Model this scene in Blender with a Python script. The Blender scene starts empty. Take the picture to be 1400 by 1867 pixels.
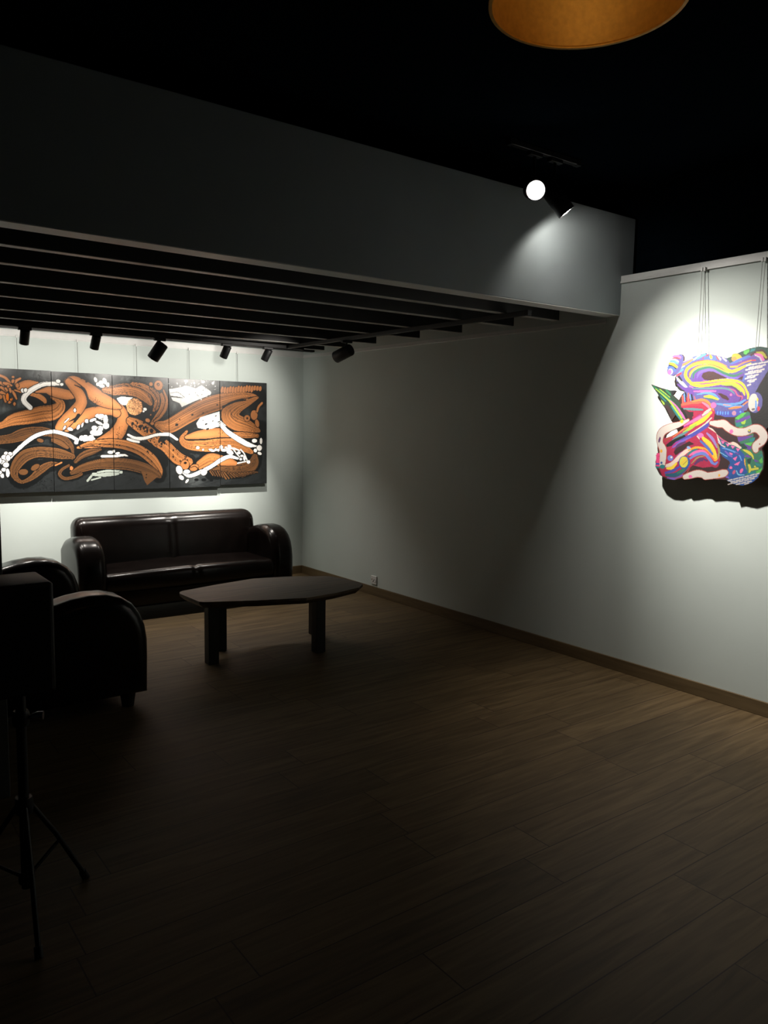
import bpy, bmesh, math, random
import numpy as np
from mathutils import Vector, Matrix

S = bpy.context.scene
COL = S.collection
PI = math.pi

# ------------------------------------------------------------------ camera, world, exposure
cam_d = bpy.data.cameras.new('camera'); cam = bpy.data.objects.new('camera', cam_d); COL.objects.link(cam)
cam_d.sensor_fit = 'VERTICAL'; cam_d.sensor_height = 24.0
cam_d.lens = 1430.0 / 1867.0 * 24.0
cam_d.clip_start = .05
YAW, PITCH, ROLL = .63896077, -.10925567, -.01600028
fw = Vector((math.sin(YAW) * math.cos(PITCH), math.cos(YAW) * math.cos(PITCH), math.sin(PITCH)))
rt = fw.cross(Vector((0, 0, 1))).normalized(); dn = fw.cross(rt)
rt, dn = math.cos(ROLL) * rt + math.sin(ROLL) * dn, -math.sin(ROLL) * rt + math.cos(ROLL) * dn
cam.matrix_world = Matrix(((rt.x, -dn.x, -fw.x, 0), (rt.y, -dn.y, -fw.y, 0), (rt.z, -dn.z, -fw.z, 1.65), (0, 0, 0, 1)))
S.camera = cam
W = bpy.data.worlds.new('world'); S.world = W; W.use_nodes = True
W.node_tree.nodes['Background'].inputs[0].default_value = (.22, .55, .68, 1)
W.node_tree.nodes['Background'].inputs[1].default_value = .0018
S.view_settings.view_transform = 'Standard'; S.view_settings.look = 'None'
S.view_settings.gamma = 1; S.view_settings.exposure = 0; S.view_settings.use_curve_mapping = False
# lamp strengths (watts)
CORE_W, BIG_CORE_W, SPILL_W, SIDE_W = 165, 62, 40, 48      # spots under the joists
ART_W, ART_FILL_W, ART_SPILL_W, GLARE_W, PENDANT_W = 345, 190, 8.5, 1.2, 2.5
FILL_W = 12
WARM = (1, .935, .855)

# room
XR, YB, YF = 4.44, 7.495, 3.37      # right wall, back wall, front face of the bulkhead
ZB, ZT, ZC = 2.41, 3.05, 3.22       # bulkhead underside, bulkhead top, dark ceiling

# ------------------------------------------------------------------ materials
def new_mat(name):
    m = bpy.data.materials.new(name); m.use_nodes = True
    return m, m.node_tree.nodes, m.node_tree.links, m.node_tree.nodes['Principled BSDF']

def mat(name, col, rough=.6, metal=0, var=.12, scale=18, bump=0, bscale=200, coat=0, spec=.5):
    m, N, L, b = new_mat(name)
    tc = N.new('ShaderNodeTexCoord'); n = N.new('ShaderNodeTexNoise'); n.inputs['Scale'].default_value = scale; n.inputs['Detail'].default_value = 4
    r = N.new('ShaderNodeValToRGB')
    r.color_ramp.elements[0].position = .3; r.color_ramp.elements[1].position = .7
    r.color_ramp.elements[0].color = (*[c * (1 - var) for c in col], 1); r.color_ramp.elements[1].color = (*[min(1, c * (1 + var)) for c in col], 1)
    L.new(tc.outputs['Object'], n.inputs['Vector']); L.new(n.outputs['Fac'], r.inputs['Fac']); L.new(r.outputs['Color'], b.inputs['Base Color'])
    b.inputs['Roughness'].default_value = rough; b.inputs['Metallic'].default_value = metal
    b.inputs['Specular IOR Level'].default_value = spec; b.inputs['Coat Weight'].default_value = coat
    if bump:
        n2 = N.new('ShaderNodeTexNoise'); n2.inputs['Scale'].default_value = bscale; n2.inputs['Detail'].default_value = 3
        bp = N.new('ShaderNodeBump'); bp.inputs['Strength'].default_value = bump; bp.inputs['Distance'].default_value = .002
        L.new(tc.outputs['Object'], n2.inputs['Vector']); L.new(n2.outputs['Fac'], bp.inputs['Height']); L.new(bp.outputs['Normal'], b.inputs['Normal'])
    return m

def emit_mat(name, col, k):
    m, N, L, b = new_mat(name)
    b.inputs['Base Color'].default_value = (.8, .8, .8, 1); b.inputs['Emission Color'].default_value = (*col, 1); b.inputs['Emission Strength'].default_value = k
    return m

def paint_mat(name, rough, coat):
    m, N, L, b = new_mat(name)
    a = N.new('ShaderNodeVertexColor'); a.layer_name = 'paint'; L.new(a.outputs['Color'], b.inputs['Base Color'])
    tc = N.new('ShaderNodeTexCoord'); n = N.new('ShaderNodeTexNoise'); n.inputs['Scale'].default_value = 90; n.inputs['Detail'].default_value = 3
    bp = N.new('ShaderNodeBump'); bp.inputs['Strength'].default_value = .25; bp.inputs['Distance'].default_value = .0018
    L.new(tc.outputs['Object'], n.inputs['Vector']); L.new(n.outputs['Fac'], bp.inputs['Height']); L.new(bp.outputs['Normal'], b.inputs['Normal'])
    b.inputs['Roughness'].default_value = rough; b.inputs['Coat Weight'].default_value = coat; b.inputs['Coat Roughness'].default_value = .28
    return m

def wood_mat(name, dark, light, rough, axis=0, spec=.35):
    m, N, L, b = new_mat(name)
    tc = N.new('ShaderNodeTexCoord'); mp = N.new('ShaderNodeMapping')
    mp.inputs['Scale'].default_value = [(1.5, 22, 22), (22, 1.5, 22), (22, 22, 1.5)][axis]
    n = N.new('ShaderNodeTexNoise'); n.inputs['Scale'].default_value = 1.6; n.inputs['Detail'].default_value = 6; n.inputs['Distortion'].default_value = .6
    r = N.new('ShaderNodeValToRGB'); r.color_ramp.elements[0].position = .32; r.color_ramp.elements[1].position = .7
    r.color_ramp.elements[0].color = (*dark, 1); r.color_ramp.elements[1].color = (*light, 1)
    L.new(tc.outputs['Object'], mp.inputs['Vector']); L.new(mp.outputs['Vector'], n.inputs['Vector']); L.new(n.outputs['Fac'], r.inputs['Fac']); L.new(r.outputs['Color'], b.inputs['Base Color'])
    b.inputs['Roughness'].default_value = rough; b.inputs['Specular IOR Level'].default_value = spec
    return m

def floor_mat():
    m, N, L, b = new_mat('oak laminate planks')
    PW, PL = .2, 1.28
    tc = N.new('ShaderNodeTexCoord'); sp = N.new('ShaderNodeSeparateXYZ'); L.new(tc.outputs['Object'], sp.inputs[0])
    def M(op, a, c=None):
        n = N.new('ShaderNodeMath'); n.operation = op
        for i, v in enumerate((a, c)):
            if v is None: continue
            if isinstance(v, (int, float)): n.inputs[i].default_value = v
            else: L.new(v, n.inputs[i])
        return n.outputs[0]
    v = M('DIVIDE', M('SUBTRACT', sp.outputs['Y'], .165 - 2), PW); row = M('FLOOR', v); fv = M('FRACT', v)
    wn = N.new('ShaderNodeTexWhiteNoise'); wn.noise_dimensions = '1D'; L.new(M('ADD', row, 3.3), wn.inputs['W'])
    u = M('DIVIDE', M('ADD', sp.outputs['X'], M('MULTIPLY', wn.outputs['Value'], PL)), PL); cell = M('FLOOR', u); fu = M('FRACT', u)
    def edge(f, w): return M('LESS_THAN', M('MINIMUM', f, M('SUBTRACT', 1, f)), w)
    gap = M('MAXIMUM', edge(fv, .011), edge(fu, .0019))
    wn2 = N.new('ShaderNodeTexWhiteNoise'); wn2.noise_dimensions = '2D'; cb = N.new('ShaderNodeCombineXYZ'); L.new(row, cb.inputs[0]); L.new(cell, cb.inputs[1]); L.new(cb.outputs[0], wn2.inputs['Vector'])
    mp = N.new('ShaderNodeMapping'); mp.inputs['Scale'].default_value = (1.3, 16, 1); L.new(tc.outputs['Object'], mp.inputs['Vector'])
    ad = N.new('ShaderNodeVectorMath'); ad.operation = 'ADD'; L.new(mp.outputs['Vector'], ad.inputs[0])
    sc = N.new('ShaderNodeVectorMath'); sc.operation = 'SCALE'; sc.inputs['Scale'].default_value = 9; L.new(wn2.outputs['Color'], sc.inputs[0]); L.new(sc.outputs[0], ad.inputs[1])
    n = N.new('ShaderNodeTexNoise'); n.inputs['Scale'].default_value = 1.8; n.inputs['Detail'].default_value = 7; n.inputs['Distortion'].default_value = .8; L.new(ad.outputs[0], n.inputs['Vector'])
    r = N.new('ShaderNodeValToRGB'); r.color_ramp.elements[0].position = .3; r.color_ramp.elements[1].position = .72
    r.color_ramp.elements[0].color = (.068, .044, .02, 1); r.color_ramp.elements[1].color = (.138, .094, .046, 1)
    L.new(n.outputs['Fac'], r.inputs['Fac'])
    hs = N.new('ShaderNodeHueSaturation'); L.new(r.outputs['Color'], hs.inputs['Color']); L.new(M('ADD', .82, M('MULTIPLY', wn2.outputs['Value'], .36)), hs.inputs['Value'])
    # knots
    vo = N.new('ShaderNodeTexVoronoi'); vo.inputs['Scale'].default_value = 1.1; L.new(tc.outputs['Object'], vo.inputs['Vector'])
    kn = N.new('ShaderNodeMapRange'); kn.inputs[1].default_value = .012; kn.inputs[2].default_value = .035; kn.inputs[3].default_value = .35; kn.inputs[4].default_value = 1; L.new(vo.outputs['Distance'], kn.inputs[0])
    mx = N.new('ShaderNodeMix'); mx.data_type = 'RGBA'; mx.blend_type = 'MULTIPLY'; mx.inputs['Factor'].default_value = 1
    L.new(hs.outputs['Color'], mx.inputs['A']); L.new(kn.outputs[0], mx.inputs['B'])
    m2 = N.new('ShaderNodeMix'); m2.data_type = 'RGBA'; L.new(gap, m2.inputs['Factor']); L.new(mx.outputs['Result'], m2.inputs['A']); m2.inputs['B'].default_value = (.035, .02, .012, 1)
    L.new(m2.outputs['Result'], b.inputs['Base Color'])
    b.inputs['Roughness'].default_value = .55; b.inputs['Specular IOR Level'].default_value = .2
    bp = N.new('ShaderNodeBump'); bp.inputs['Strength'].default_value = .3; bp.inputs['Distance'].default_value = .001; L.new(M('SUBTRACT', 1, gap), bp.inputs['Height']); L.new(bp.outputs['Normal'], b.inputs['Normal'])
    return m

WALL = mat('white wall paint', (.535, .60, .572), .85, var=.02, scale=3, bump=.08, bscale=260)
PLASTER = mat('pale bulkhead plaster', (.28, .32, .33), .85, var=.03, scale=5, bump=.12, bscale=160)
BLACKW = mat('black painted plaster', (.0026, .0052, .008), .95, var=.2, spec=.0)
JOIST = mat('black joist paint', (.012, .012, .012), .6, var=.25, scale=9)
JOIST_EDGE = mat('pale joist edge with bounce light', (.46, .45, .42), .42, var=.3, scale=5)  # bare underside edge, with bounce light from below put into its pale colour
GREY = mat('darker grey pillar', (.07, .073, .07), .8)  # even grey, much darker than the other walls
RAIL = mat('white rail', (.68, .69, .67), .45, var=.03)
SKIRT = wood_mat('oak skirting', (.10, .068, .032), (.15, .104, .052), .5, axis=1)
LEATHER = mat('dark brown leather', (.006, .004, .0035), .23, var=.35, scale=7, bump=.1, bscale=140, spec=.32)
DARKWOOD = wood_mat('dark table wood', (.04, .026, .015), (.11, .072, .04), .5)
LEGWOOD = wood_mat('dark leg wood', (.006, .005, .004), (.014, .011, .008), .5, axis=2)
CAN = mat('black lamp metal', (.006, .006, .007), .5, var=.2)
STEEL = mat('brushed steel', (.55, .55, .55), .3, metal=1)
WIRE = mat('steel wire', (.10, .105, .10), .5, metal=.3)
CANVAS_SIDE = mat('black canvas edge', (.012, .013, .014), .7)
PLASTIC = mat('white plastic', (.7, .7, .68), .4, var=.02)
GOLD = mat('matt gold leaf lining', (.62, .33, .05), .5, metal=.55, var=.1, scale=60, bump=.1)
BLACKLAC = mat('black shade lacquer', (.01, .01, .011), .35)
GRILLE = mat('black speaker cloth', (.012, .012, .013), .9, bump=.5, bscale=500)
BOARD_EDGE = mat('plywood edge', (.2, .08, .07), .7)
PAINT = paint_mat('gloss enamel painting', .34, .8)
PAINT2 = paint_mat('matt acrylic painting', .6, .0)
LENS = emit_mat('lamp lens glow', (1, .95, .88), 12)
GLARE = emit_mat('bright lamp lens', (1, .97, .93), 40)

# ------------------------------------------------------------------ builders
def link(name, me, m=None, parent=None, loc=None):
    o = bpy.data.objects.new(name, me); COL.objects.link(o)
    if m: o.data.materials.append(m)
    if parent: o.parent = parent
    if loc: o.location = loc
    return o

def finish(name, bm, m, parent=None, loc=None, smooth=0):
    bmesh.ops.recalc_face_normals(bm, faces=bm.faces)
    me = bpy.data.meshes.new(name); bm.to_mesh(me); bm.free()
    if smooth:
        for p in me.polygons: p.use_smooth = True
        if smooth < 180: me.set_sharp_from_angle(angle=math.radians(smooth))
    return link(name, me, m, parent, loc)

def thing(name, label, cat, loc=(0, 0, 0), rotz=0, group=None):
    o = bpy.data.objects.new(name, None); COL.objects.link(o)
    o.location = loc; o.rotation_euler = (0, 0, rotz); o.empty_display_size = .1
    return tag(o, label, cat, group)

def tag(o, label, cat, group=None):
    o['label'] = label; o['category'] = cat
    if group: o['group'] = group
    return o

def struct(o, label=None, cat=None):
    o['kind'] = 'structure'
    if label: o['label'] = label
    if cat: o['category'] = cat
    return o

def add_box(bm, x0, y0, z0, x1, y1, z1, bev=0, seg=2):
    r = bmesh.ops.create_cube(bm, size=1); vs = r['verts']
    for v in vs: v.co = Vector(((x0 + x1) / 2 + v.co.x * (x1 - x0), (y0 + y1) / 2 + v.co.y * (y1 - y0), (z0 + z1) / 2 + v.co.z * (z1 - z0)))
    if bev:
        es = {e for v in vs for e in v.link_edges}
        bmesh.ops.bevel(bm, geom=list(es), offset=bev, segments=seg, profile=.5, affect='EDGES')
    return bm

def box(*a, **k): return add_box(bmesh.new(), *a, **k)

def add_tube(bm, pts, r, n=10, caps=True):
    pts = [Vector(p) for p in pts]; rings = []
    rad = r if isinstance(r, (list, tuple)) else [r] * len(pts)
    for i, p in enumerate(pts):
        d = (pts[min(i + 1, len(pts) - 1)] - pts[max(i - 1, 0)]).normalized()
        a = d.cross(Vector((0, 0, 1)) if abs(d.z) < .95 else Vector((1, 0, 0))).normalized(); b = d.cross(a)
        rings.append([bm.verts.new(p + rad[i] * (math.cos(t) * a + math.sin(t) * b)) for t in (2 * PI * k / n for k in range(n))])
    for A, B in zip(rings, rings[1:]):
        for k in range(n): bm.faces.new((A[k], A[(k + 1) % n], B[(k + 1) % n], B[k]))
    if caps: bm.faces.new(rings[0]); bm.faces.new(rings[-1])
    return bm

def tube(*a, **k): return add_tube(bmesh.new(), *a, **k)

def lathe(prof, n=48):
    bm = bmesh.new(); rings = []
    for r, z in prof:
        rings.append([bm.verts.new((r * math.cos(2 * PI * k / n), r * math.sin(2 * PI * k / n), z)) for k in range(n)] if r > 1e-5 else [bm.verts.new((0, 0, z))])
    for A, B in zip(rings, rings[1:]):
        for k in range(n):
            q = [A[k % len(A)], A[(k + 1) % len(A)], B[(k + 1) % len(B)], B[k % len(B)]]
            q = list(dict.fromkeys(q))
            if len(q) > 2: bm.faces.new(q)
    return bm

def soft_box(sx, sy, sz, r, cut=(30, 10, 12), fn=None):
    # upholstered block centred on the origin: rounded edges, optional shaping per point
    bm = bmesh.new(); h = (sx / 2, sy / 2, sz / 2)
    for ax in range(3):
        u, v = [i for i in range(3) if i != ax]
        for sgn in (-1, 1):
            g = []
            for i in range(cut[u] + 1):
                rw = []
                for j in range(cut[v] + 1):
                    p = [0, 0, 0]; p[ax] = sgn * h[ax]
                    p[u] = -h[u] * math.cos(PI * i / cut[u]) * .35 + .65 * h[u] * (2 * i / cut[u] - 1)
                    p[v] = -h[v] * math.cos(PI * j / cut[v]) * .35 + .65 * h[v] * (2 * j / cut[v] - 1)
                    c = Vector([max(-h[k] + r, min(h[k] - r, p[k])) for k in range(3)]); d = Vector(p) - c
                    q = c + d.normalized() * r if d.length > 1e-6 else Vector(p)
                    rw.append(bm.verts.new(fn(q) if fn else q))
                g.append(rw)
            for i in range(cut[u]):
                for j in range(cut[v]): bm.faces.new((g[i][j], g[i + 1][j], g[i + 1][j + 1], g[i][j + 1]))
    bmesh.ops.remove_doubles(bm, verts=bm.verts, dist=1e-4)
    return bm

# ------------------------------------------------------------------ the room
o = finish('floor', box(-2.5, -2.0, -.1, XR + .12, YB + .12, 0), floor_mat()); struct(o)
o = finish('wall_back', box(-2.5, YB, 0, XR + .12, YB + .12, ZC), WALL); struct(o)
bm = box(XR, YF, 0, XR + .12, YB, 2.66); add_box(bm, XR, -2.0, 0, XR + .12, YF, 2.66)
o = finish('wall_right', bm, WALL); struct(o)
o = finish('wall_upper', box(XR + .16, -2.0, 0, XR + .26, YB + .12, ZC), BLACKW); struct(o)
o = finish('wall_left', box(-1.4, 3.61, 0, .662, 3.77, ZB, .004), GREY); struct(o)
bm = box(-2.5, -2.0, ZC, XR + .3, YB + .12, ZC + .1); add_box(bm, -2.5, YF + .11, 2.66, XR, YB, 2.7)
o = finish('ceiling', bm, BLACKW); struct(o)
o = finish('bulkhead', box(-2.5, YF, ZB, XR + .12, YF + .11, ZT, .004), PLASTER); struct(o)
o = finish('baseboard_right', box(XR - .014, -2.0, 0, XR, YB, .087, .003), SKIRT); struct(o)
o = finish('baseboard_back', box(-2.5, YB - .014, 0, XR - .014, YB, .087, .003), wood_mat('oak skirting back', (.10, .068, .032), (.15, .104, .052), .5)); struct(o)
# hanging rails: a flat strip with a slim lip along its lower edge
bm = box(-2.5, YB - .008, 2.375, XR, YB, 2.43); add_box(bm, -2.5, YB - .014, 2.370, XR, YB - .001, 2.38, .002)
o = finish('trim_1', bm, RAIL); struct(o)
bm = box(XR - .006, YF + .11, 2.375, XR, YB - .014, 2.40); add_box(bm, XR - .014, YF + .11, 2.366, XR - .001, YB - .014, 2.378, .002)
o = finish('trim_2', bm, RAIL); struct(o)
bm = box(XR - .008, -2.0, 2.625, XR + .03, YF, 2.664, .002); add_box(bm, XR - .014, -2.0, 2.615, XR - .001, YF, 2.628, .002)
for k in range(8): add_tube(bm, [(XR - .009, YF - .15 - .42 * k, 2.648), (XR - .0075, YF - .15 - .42 * k, 2.648)], .005, 8)
o = finish('trim_3', bm, RAIL); struct(o)

o = finish('underside_bounce', box(-2.5, YF + .001, ZB - .004, XR, YF + .111, ZB), RAIL); struct(o)  # white strip added to stand in for bounce light under the bulkhead

# black joists under the low ceiling, each running left to right
JY = [3.835, 4.275, 4.85, 5.39, 6.03, 6.52, 6.93]
WHERE = ['nearest the white bulkhead', 'second behind the white bulkhead', 'third behind the white bulkhead', 'fourth behind the white bulkhead', 'second in front of the lamp track', 'just in front of the lamp track', 'just behind the lamp track']
for y, w in zip(JY, WHERE):
    o = finish('joist', box(-2.5, y - .028, ZB, 4.34, y + .028, 2.655, .003), JOIST)
    finish('bottom_edge', box(-2.5, y - .0245, ZB - .003, 4.335, y + .0245, ZB + .001), JOIST_EDGE, o)['label'] = 'pale bottom edge of the joist, bounce light in its colour'
    tag(o, 'black ceiling joist ' + w, 'beam', 'black joists under the low ceiling')
o = finish('joist', box(-2.5, 7.19, ZB, 4.40, 7.246, 2.655, .003), JOIST)
tag(o, 'last black ceiling joist, closest to the back wall', 'beam', 'black joists under the low ceiling')

# ------------------------------------------------------------------ tracks and lamps
TRK_Y, TRK_X, ZK = 6.75, 3.82, ZB - .034
def track(name, label, a, b, m=None):
    t = thing(name, label, 'track', a); a = Vector(a); b = Vector(b) - a
    n = Vector((-b.y, b.x, 0)).normalized() * .017
    bm = bmesh.new(); u = Vector((0, 0, .032))
    vs = [bm.verts.new(p) for p in (n, -n, -n + u, n + u, b + n, b - n, b - n + u, b + n + u)]
    for f in ((0, 1, 2, 3), (4, 5, 6, 7), (0, 1, 5, 4), (1, 2, 6, 5), (2, 3, 7, 6), (3, 0, 4, 7)): bm.faces.new([vs[i] for i in f])
    bmesh.ops.recalc_face_normals(bm, faces=bm.faces); bmesh.ops.bevel(bm, geom=list(bm.edges), offset=.003, segments=1, affect='EDGES')
    finish('rail', bm, m or JOIST, t)
    for q in (Vector((0, 0, 0)), b):
        d = b.normalized()
        finish('end_cap', box(q.x - .019, q.y - .019, -.002, q.x + .019, q.y + .019, .034, .003), CAN, t)
    return t
track('lamp_track', 'long black lamp track in front of the white back wall', (-.6, TRK_Y, ZK), (3.98, TRK_Y, ZK))
track('lamp_track', 'black lamp track running under the joists along the right wall', (TRK_X, 3.62, ZK), (TRK_X, 6.70, ZK), CAN)
track('lamp_track', 'black lamp track on the dark ceiling in front of the bulkhead', (3.2, 3.2, ZC - .034), (3.75, 3.2, ZC - .034), CAN)

def spot(name, label, top, d, r, L, drop, lens, group, beams, deep=.024):
    """track lamp: adapter under the track at `top`, stem, cylinder pointing along d"""
    t = thing(name, label, 'spotlight', top, 0, group); d = Vector(d).normalized()
    finish('track_adapter', box(-.05, -.018, -.022, .05, .018, 0, .004), CAN, t)
    finish('stem', tube([(0, 0, -.02), (0, 0, -drop - .015)], .009), CAN, t)
    base = Vector((0, 0, -drop)); q = Vector((0, 0, 1)).rotation_difference(d).to_matrix().to_4x4(); q.translation = base - d * (L * .28)
    prof = [(0, 0), (r * .86, 0), (r * .97, r * .06), (r, r * .16), (r, L - .003), (r * .97, L), (r * .9, L), (r * .86, L - .006), (r * .82, L - .03), (0, L - .03)]
    b = finish('lamp_body', lathe(prof, 36), CAN, t, smooth=40); b.matrix_local = q
    prof = [(r * .8, L - deep - .0045), (r * .5, L - deep), (0, L - deep + .003)]
    g = finish('lens', lathe(prof, 32), lens, b, smooth=60)
    mouth = base + d * (L * .72 + .004)
    for k, (w, ang, bl, dd, col) in enumerate(beams):
        ld = bpy.data.lights.new(name + '_beam', 'SPOT'); ld.energy = w; ld.spot_size = math.radians(ang); ld.spot_blend = bl; ld.shadow_soft_size = r * .5; ld.color = col
        lo = bpy.data.objects.new(name + '_beam', ld); COL.objects.link(lo); lo.parent = t; lo.location = mouth
        lo.rotation_euler = (Vector(dd) if dd else d).to_track_quat('-Z', 'Y').to_euler()
    return t

G1 = 'small black spotlights along the back track'
def wash(x, label, d, w, big=0):
    spot('track_spotlight', label, (x, TRK_Y, ZK), d, .052 if big else .036, .16 if big else .115, .082 if big else .05, LENS, G1, [(w, 62 if big else 58, 1, (-.22, .66, -.66) if big else (d[0] * .4, .43, -.85), WARM), (FILL_W, 164, 1, (0, .86, -.12), WARM), (SPILL_W, 92, 1, (0, -.12, -1), WARM)])
wash(1.463, 'small black spotlight leftmost on the back track, hanging straight down', (-.02, .42, -.9), CORE_W * .7)
wash(2.012, 'small black spotlight second from left on the back track', (-.08, .45, -.89), CORE_W)
wash(2.556, 'larger black spotlight tilted left at the middle of the back track', (-.42, .42, -.80), BIG_CORE_W, 1)
wash(3.185, 'small black spotlight over the fourth canvas of the black mural', (-.20, .45, -.87), CORE_W)
wash(3.61, 'small black spotlight rightmost on the back track near the corner', (-.24, .45, -.86), CORE_W)
wash(.95, 'unseen small black spotlight added beyond the left edge of the mural', (.12, .45, -.89), CORE_W * .5)  # out of view, an extra lamp to light the mural
spot('track_spotlight', 'large black spotlight hanging from the side track near the right wall', (TRK_X, 5.72, ZK), (-.28, .88, -.34), 0.052, .175, .095, LENS, None, [(SIDE_W, 80, .6, None, WARM)])
# the two lamps high in front of the bulkhead
spot('ceiling_spotlight', 'glaring white spotlight high on the dark ceiling, facing the room', (3.39, 3.2, ZC - .034), (-.62, -.72, -.30), .056, .17, .20, GLARE, 'spotlights high in front of the bulkhead', [(GLARE_W, 50, .8, None, WARM)])
spot('ceiling_spotlight', 'spotlight beside the glaring lamp, aimed at the multicoloured cut-out artwork', (3.56, 3.2, ZC - .034), (.52, -.36, -.76), .052, .17, .20, GLARE, 'spotlights high in front of the bulkhead',
     [(ART_W, 57, 1, (.964, -.872, -1.80), WARM), (ART_FILL_W, 105, 1, (.737, -1.154, -2.132), WARM), (ART_SPILL_W, 150, .5, (.50, .40, -.78), WARM)], .001)

# pendant with a gold lining, hanging near the camera
PX, PY, PZ, PR = 1.676, 1.417, 2.738, .247
t = thing('pendant_lamp', 'large dome pendant lamp with gold lining under the dark ceiling', 'lamp', (PX, PY, PZ))
prof = [(PR * math.cos(a), .30 * math.sin(a) ** .8 if a > 0 else 0) for a in (PI / 2 * k / 20 for k in range(20))] + [(.02, .30)]
sh = finish('shade', lathe([(r + .003, z) for r, z in prof] + [(0, .303)], 72), BLACKLAC, t, smooth=60)
finish('gold_lining', lathe([(max(0, r - .002), z - .002 if z > .01 else z) for r, z in prof] + [(0, .296)], 72), GOLD, sh, smooth=60)
finish('rim', lathe([(PR - .004, 0), (PR - .004, -.004), (PR + .005, -.004), (PR + .005, .004), (PR - .002, .004), (PR - .004, 0)], 72), GOLD, sh)
finish('lamp_holder', lathe([(0, .30), (.028, .30), (.028, .23), (.02, .215), (0, .215)], 24), BLACKLAC, t, smooth=40)
ADDED_BULB = emit_mat('pendant bulb glass', (1, .75, .45), .6)  # unseen glow added inside the shade to brighten the gold lining
finish('added_bulb', lathe([(0, .215), (.014, .212), (.018, .195), (.032, .165), (.034, .145), (.024, .12), (0, .112)], 24), ADDED_BULB, t, smooth=80)
finish('cord', tube([(0, 0, .30), (0, 0, ZC - PZ - .02)], .004, 8), BLACKLAC, t)
finish('ceiling_rose', lathe([(0, ZC - PZ), (.06, ZC - PZ), (.06, ZC - PZ - .02), (.02, ZC - PZ - .03), (0, ZC - PZ - .03)], 32), BLACKLAC, t, smooth=40)
ld = bpy.data.lights.new('added_bulb_light', 'POINT'); ld.energy = PENDANT_W; ld.color = (1, .72, .42); ld.shadow_soft_size = .036  # added weak light for the lining
lo = bpy.data.objects.new('added_bulb_light', ld); COL.objects.link(lo); lo.parent = t; lo.location = (0, 0, .145)

# ------------------------------------------------------------------ club sofa and loveseat
def smoothstep(a, b, x):
    x = max(0, min(1, (x - a) / (b - a))); return x * x * (3 - 2 * x)

def arm_mesh(wd, depth, z0):
    # side profile of a club arm, front at d = 0, extruded along the width with rounded edges
    P = [(0.005, z0), (0, .30), (0, .40), (.012, .48), (.04, .56), (.085, .62), (.15, .665), (.23, .687), (.32, .69), (.42, .678), (.53, .65), (min(.66, depth - .04), .605), (depth, .575), (depth, z0)]
    bm = bmesh.new()
    top = [bm.verts.new((0, d, z)) for d, z in P]; f = bm.faces.new(top)
    r = bmesh.ops.extrude_face_region(bm, geom=[f]); vs = [v for v in r['geom'] if isinstance(v, bmesh.types.BMVert)]
    for v in vs: v.co.x += wd
    caps = [f] + [g for g in r['geom'] if isinstance(g, bmesh.types.BMFace)]
    es = list({e for c in caps for e in c.edges})
    bmesh.ops.recalc_face_normals(bm, faces=bm.faces)
    bmesh.ops.bevel(bm, geom=es, offset=.078, offset_type='OFFSET', segments=7, profile=.5, affect='EDGES', clamp_overlap=True)
    return bm

def club_seat(name, label, cat, width, depth, aw, n, loc, rotz, arm_depth=None):
    """front faces -y at y = 0, left outer side at x = 0"""
    t = thing(name, label, cat, loc, rotz)
    for x in (0, width - aw):
        a = finish('armrest', arm_mesh(aw, arm_depth or depth - .03, .085), LEATHER, t, smooth=60); a.location = (x, 0, 0)
    finish('base', box(aw * .6, .05, .085, width - aw * .6, depth - .06, .27, .02, 3), LEATHER, t, smooth=50)
    iw = width - 2 * aw + .10
    def seams(q, k, depthv):
        m = 0
        for i in range(1, n):
            d = abs(q.x - (-iw / 2 + iw * i / n)); m = max(m, math.exp(-(d / .012) ** 2))
        return m * depthv
    def seat_fn(q):
        q = q.copy(); g = seams(q, n, .012)
        if q.z > 0: q.z += .018 * math.cos(PI * q.x / iw) - g
        if q.y < 0: q.y -= .028 * math.cos(PI * q.x / iw) - g
        return q
    s = finish('seat', soft_box(iw, depth - .26, .17, .06, (60, 14, 8), seat_fn), LEATHER, t, smooth=180); s.location = (width / 2, .02 + (depth - .26) / 2, .305)
    bw = width - aw
    def back_fn(q):
        q = q.copy()
        m = 0
        for i in range(1, n): m = max(m, math.exp(-((q.x - (-bw / 2 + bw * i / n)) / .014) ** 2))
        if q.y < 0: q.y += m * .007 - .02 * math.cos(PI * q.z / .6)
        if q.z > .1: q.z -= m * .004
        q.y += .10 * (q.z + .27)      # reclined
        q.x *= 1 - .02 * (q.z + .27)
        return q
    b = finish('backrest', soft_box(bw, .24, .56, .095, (64, 12, 20), back_fn), LEATHER, t, smooth=180); b.location = (width / 2, depth - .21, .525)
    # piping down both ends of the backrest
    for sx in (-1, 1):
        finish('piping', tube([(sx * (bw / 2 - .052) * (1 - .02 * (z + .27)), -.118 + .10 * (z + .27) - .02 * math.cos(PI * z / .6) + (.055 * smoothstep(.17, .27, z)), z) for z in (-.1, 0, .06, .12, .18, .21, .235, .25)], .005, 8), LEATHER, b, smooth=180)
    for x in (.12, width - .12):
        for y in (.10, depth - .16):
            bm = lathe([(0, 0), (.034, 0), (.048, .10), (0, .10)], 16)
            l = finish('leg', bm, LEGWOOD, t, smooth=40); l.location = (x, y, 0)
    return t

club_seat('sofa', 'dark leather three-seat club sofa standing under the mural', 'sofa', 1.985, .86, .235, 2, (1.745, 6.42, 0), 0, .64)
club_seat('loveseat', 'dark leather two-seat club sofa standing side-on at the left edge', 'sofa', 1.62, .96, .27, 2, (1.56, 4.33, 0), PI / 2)

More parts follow.
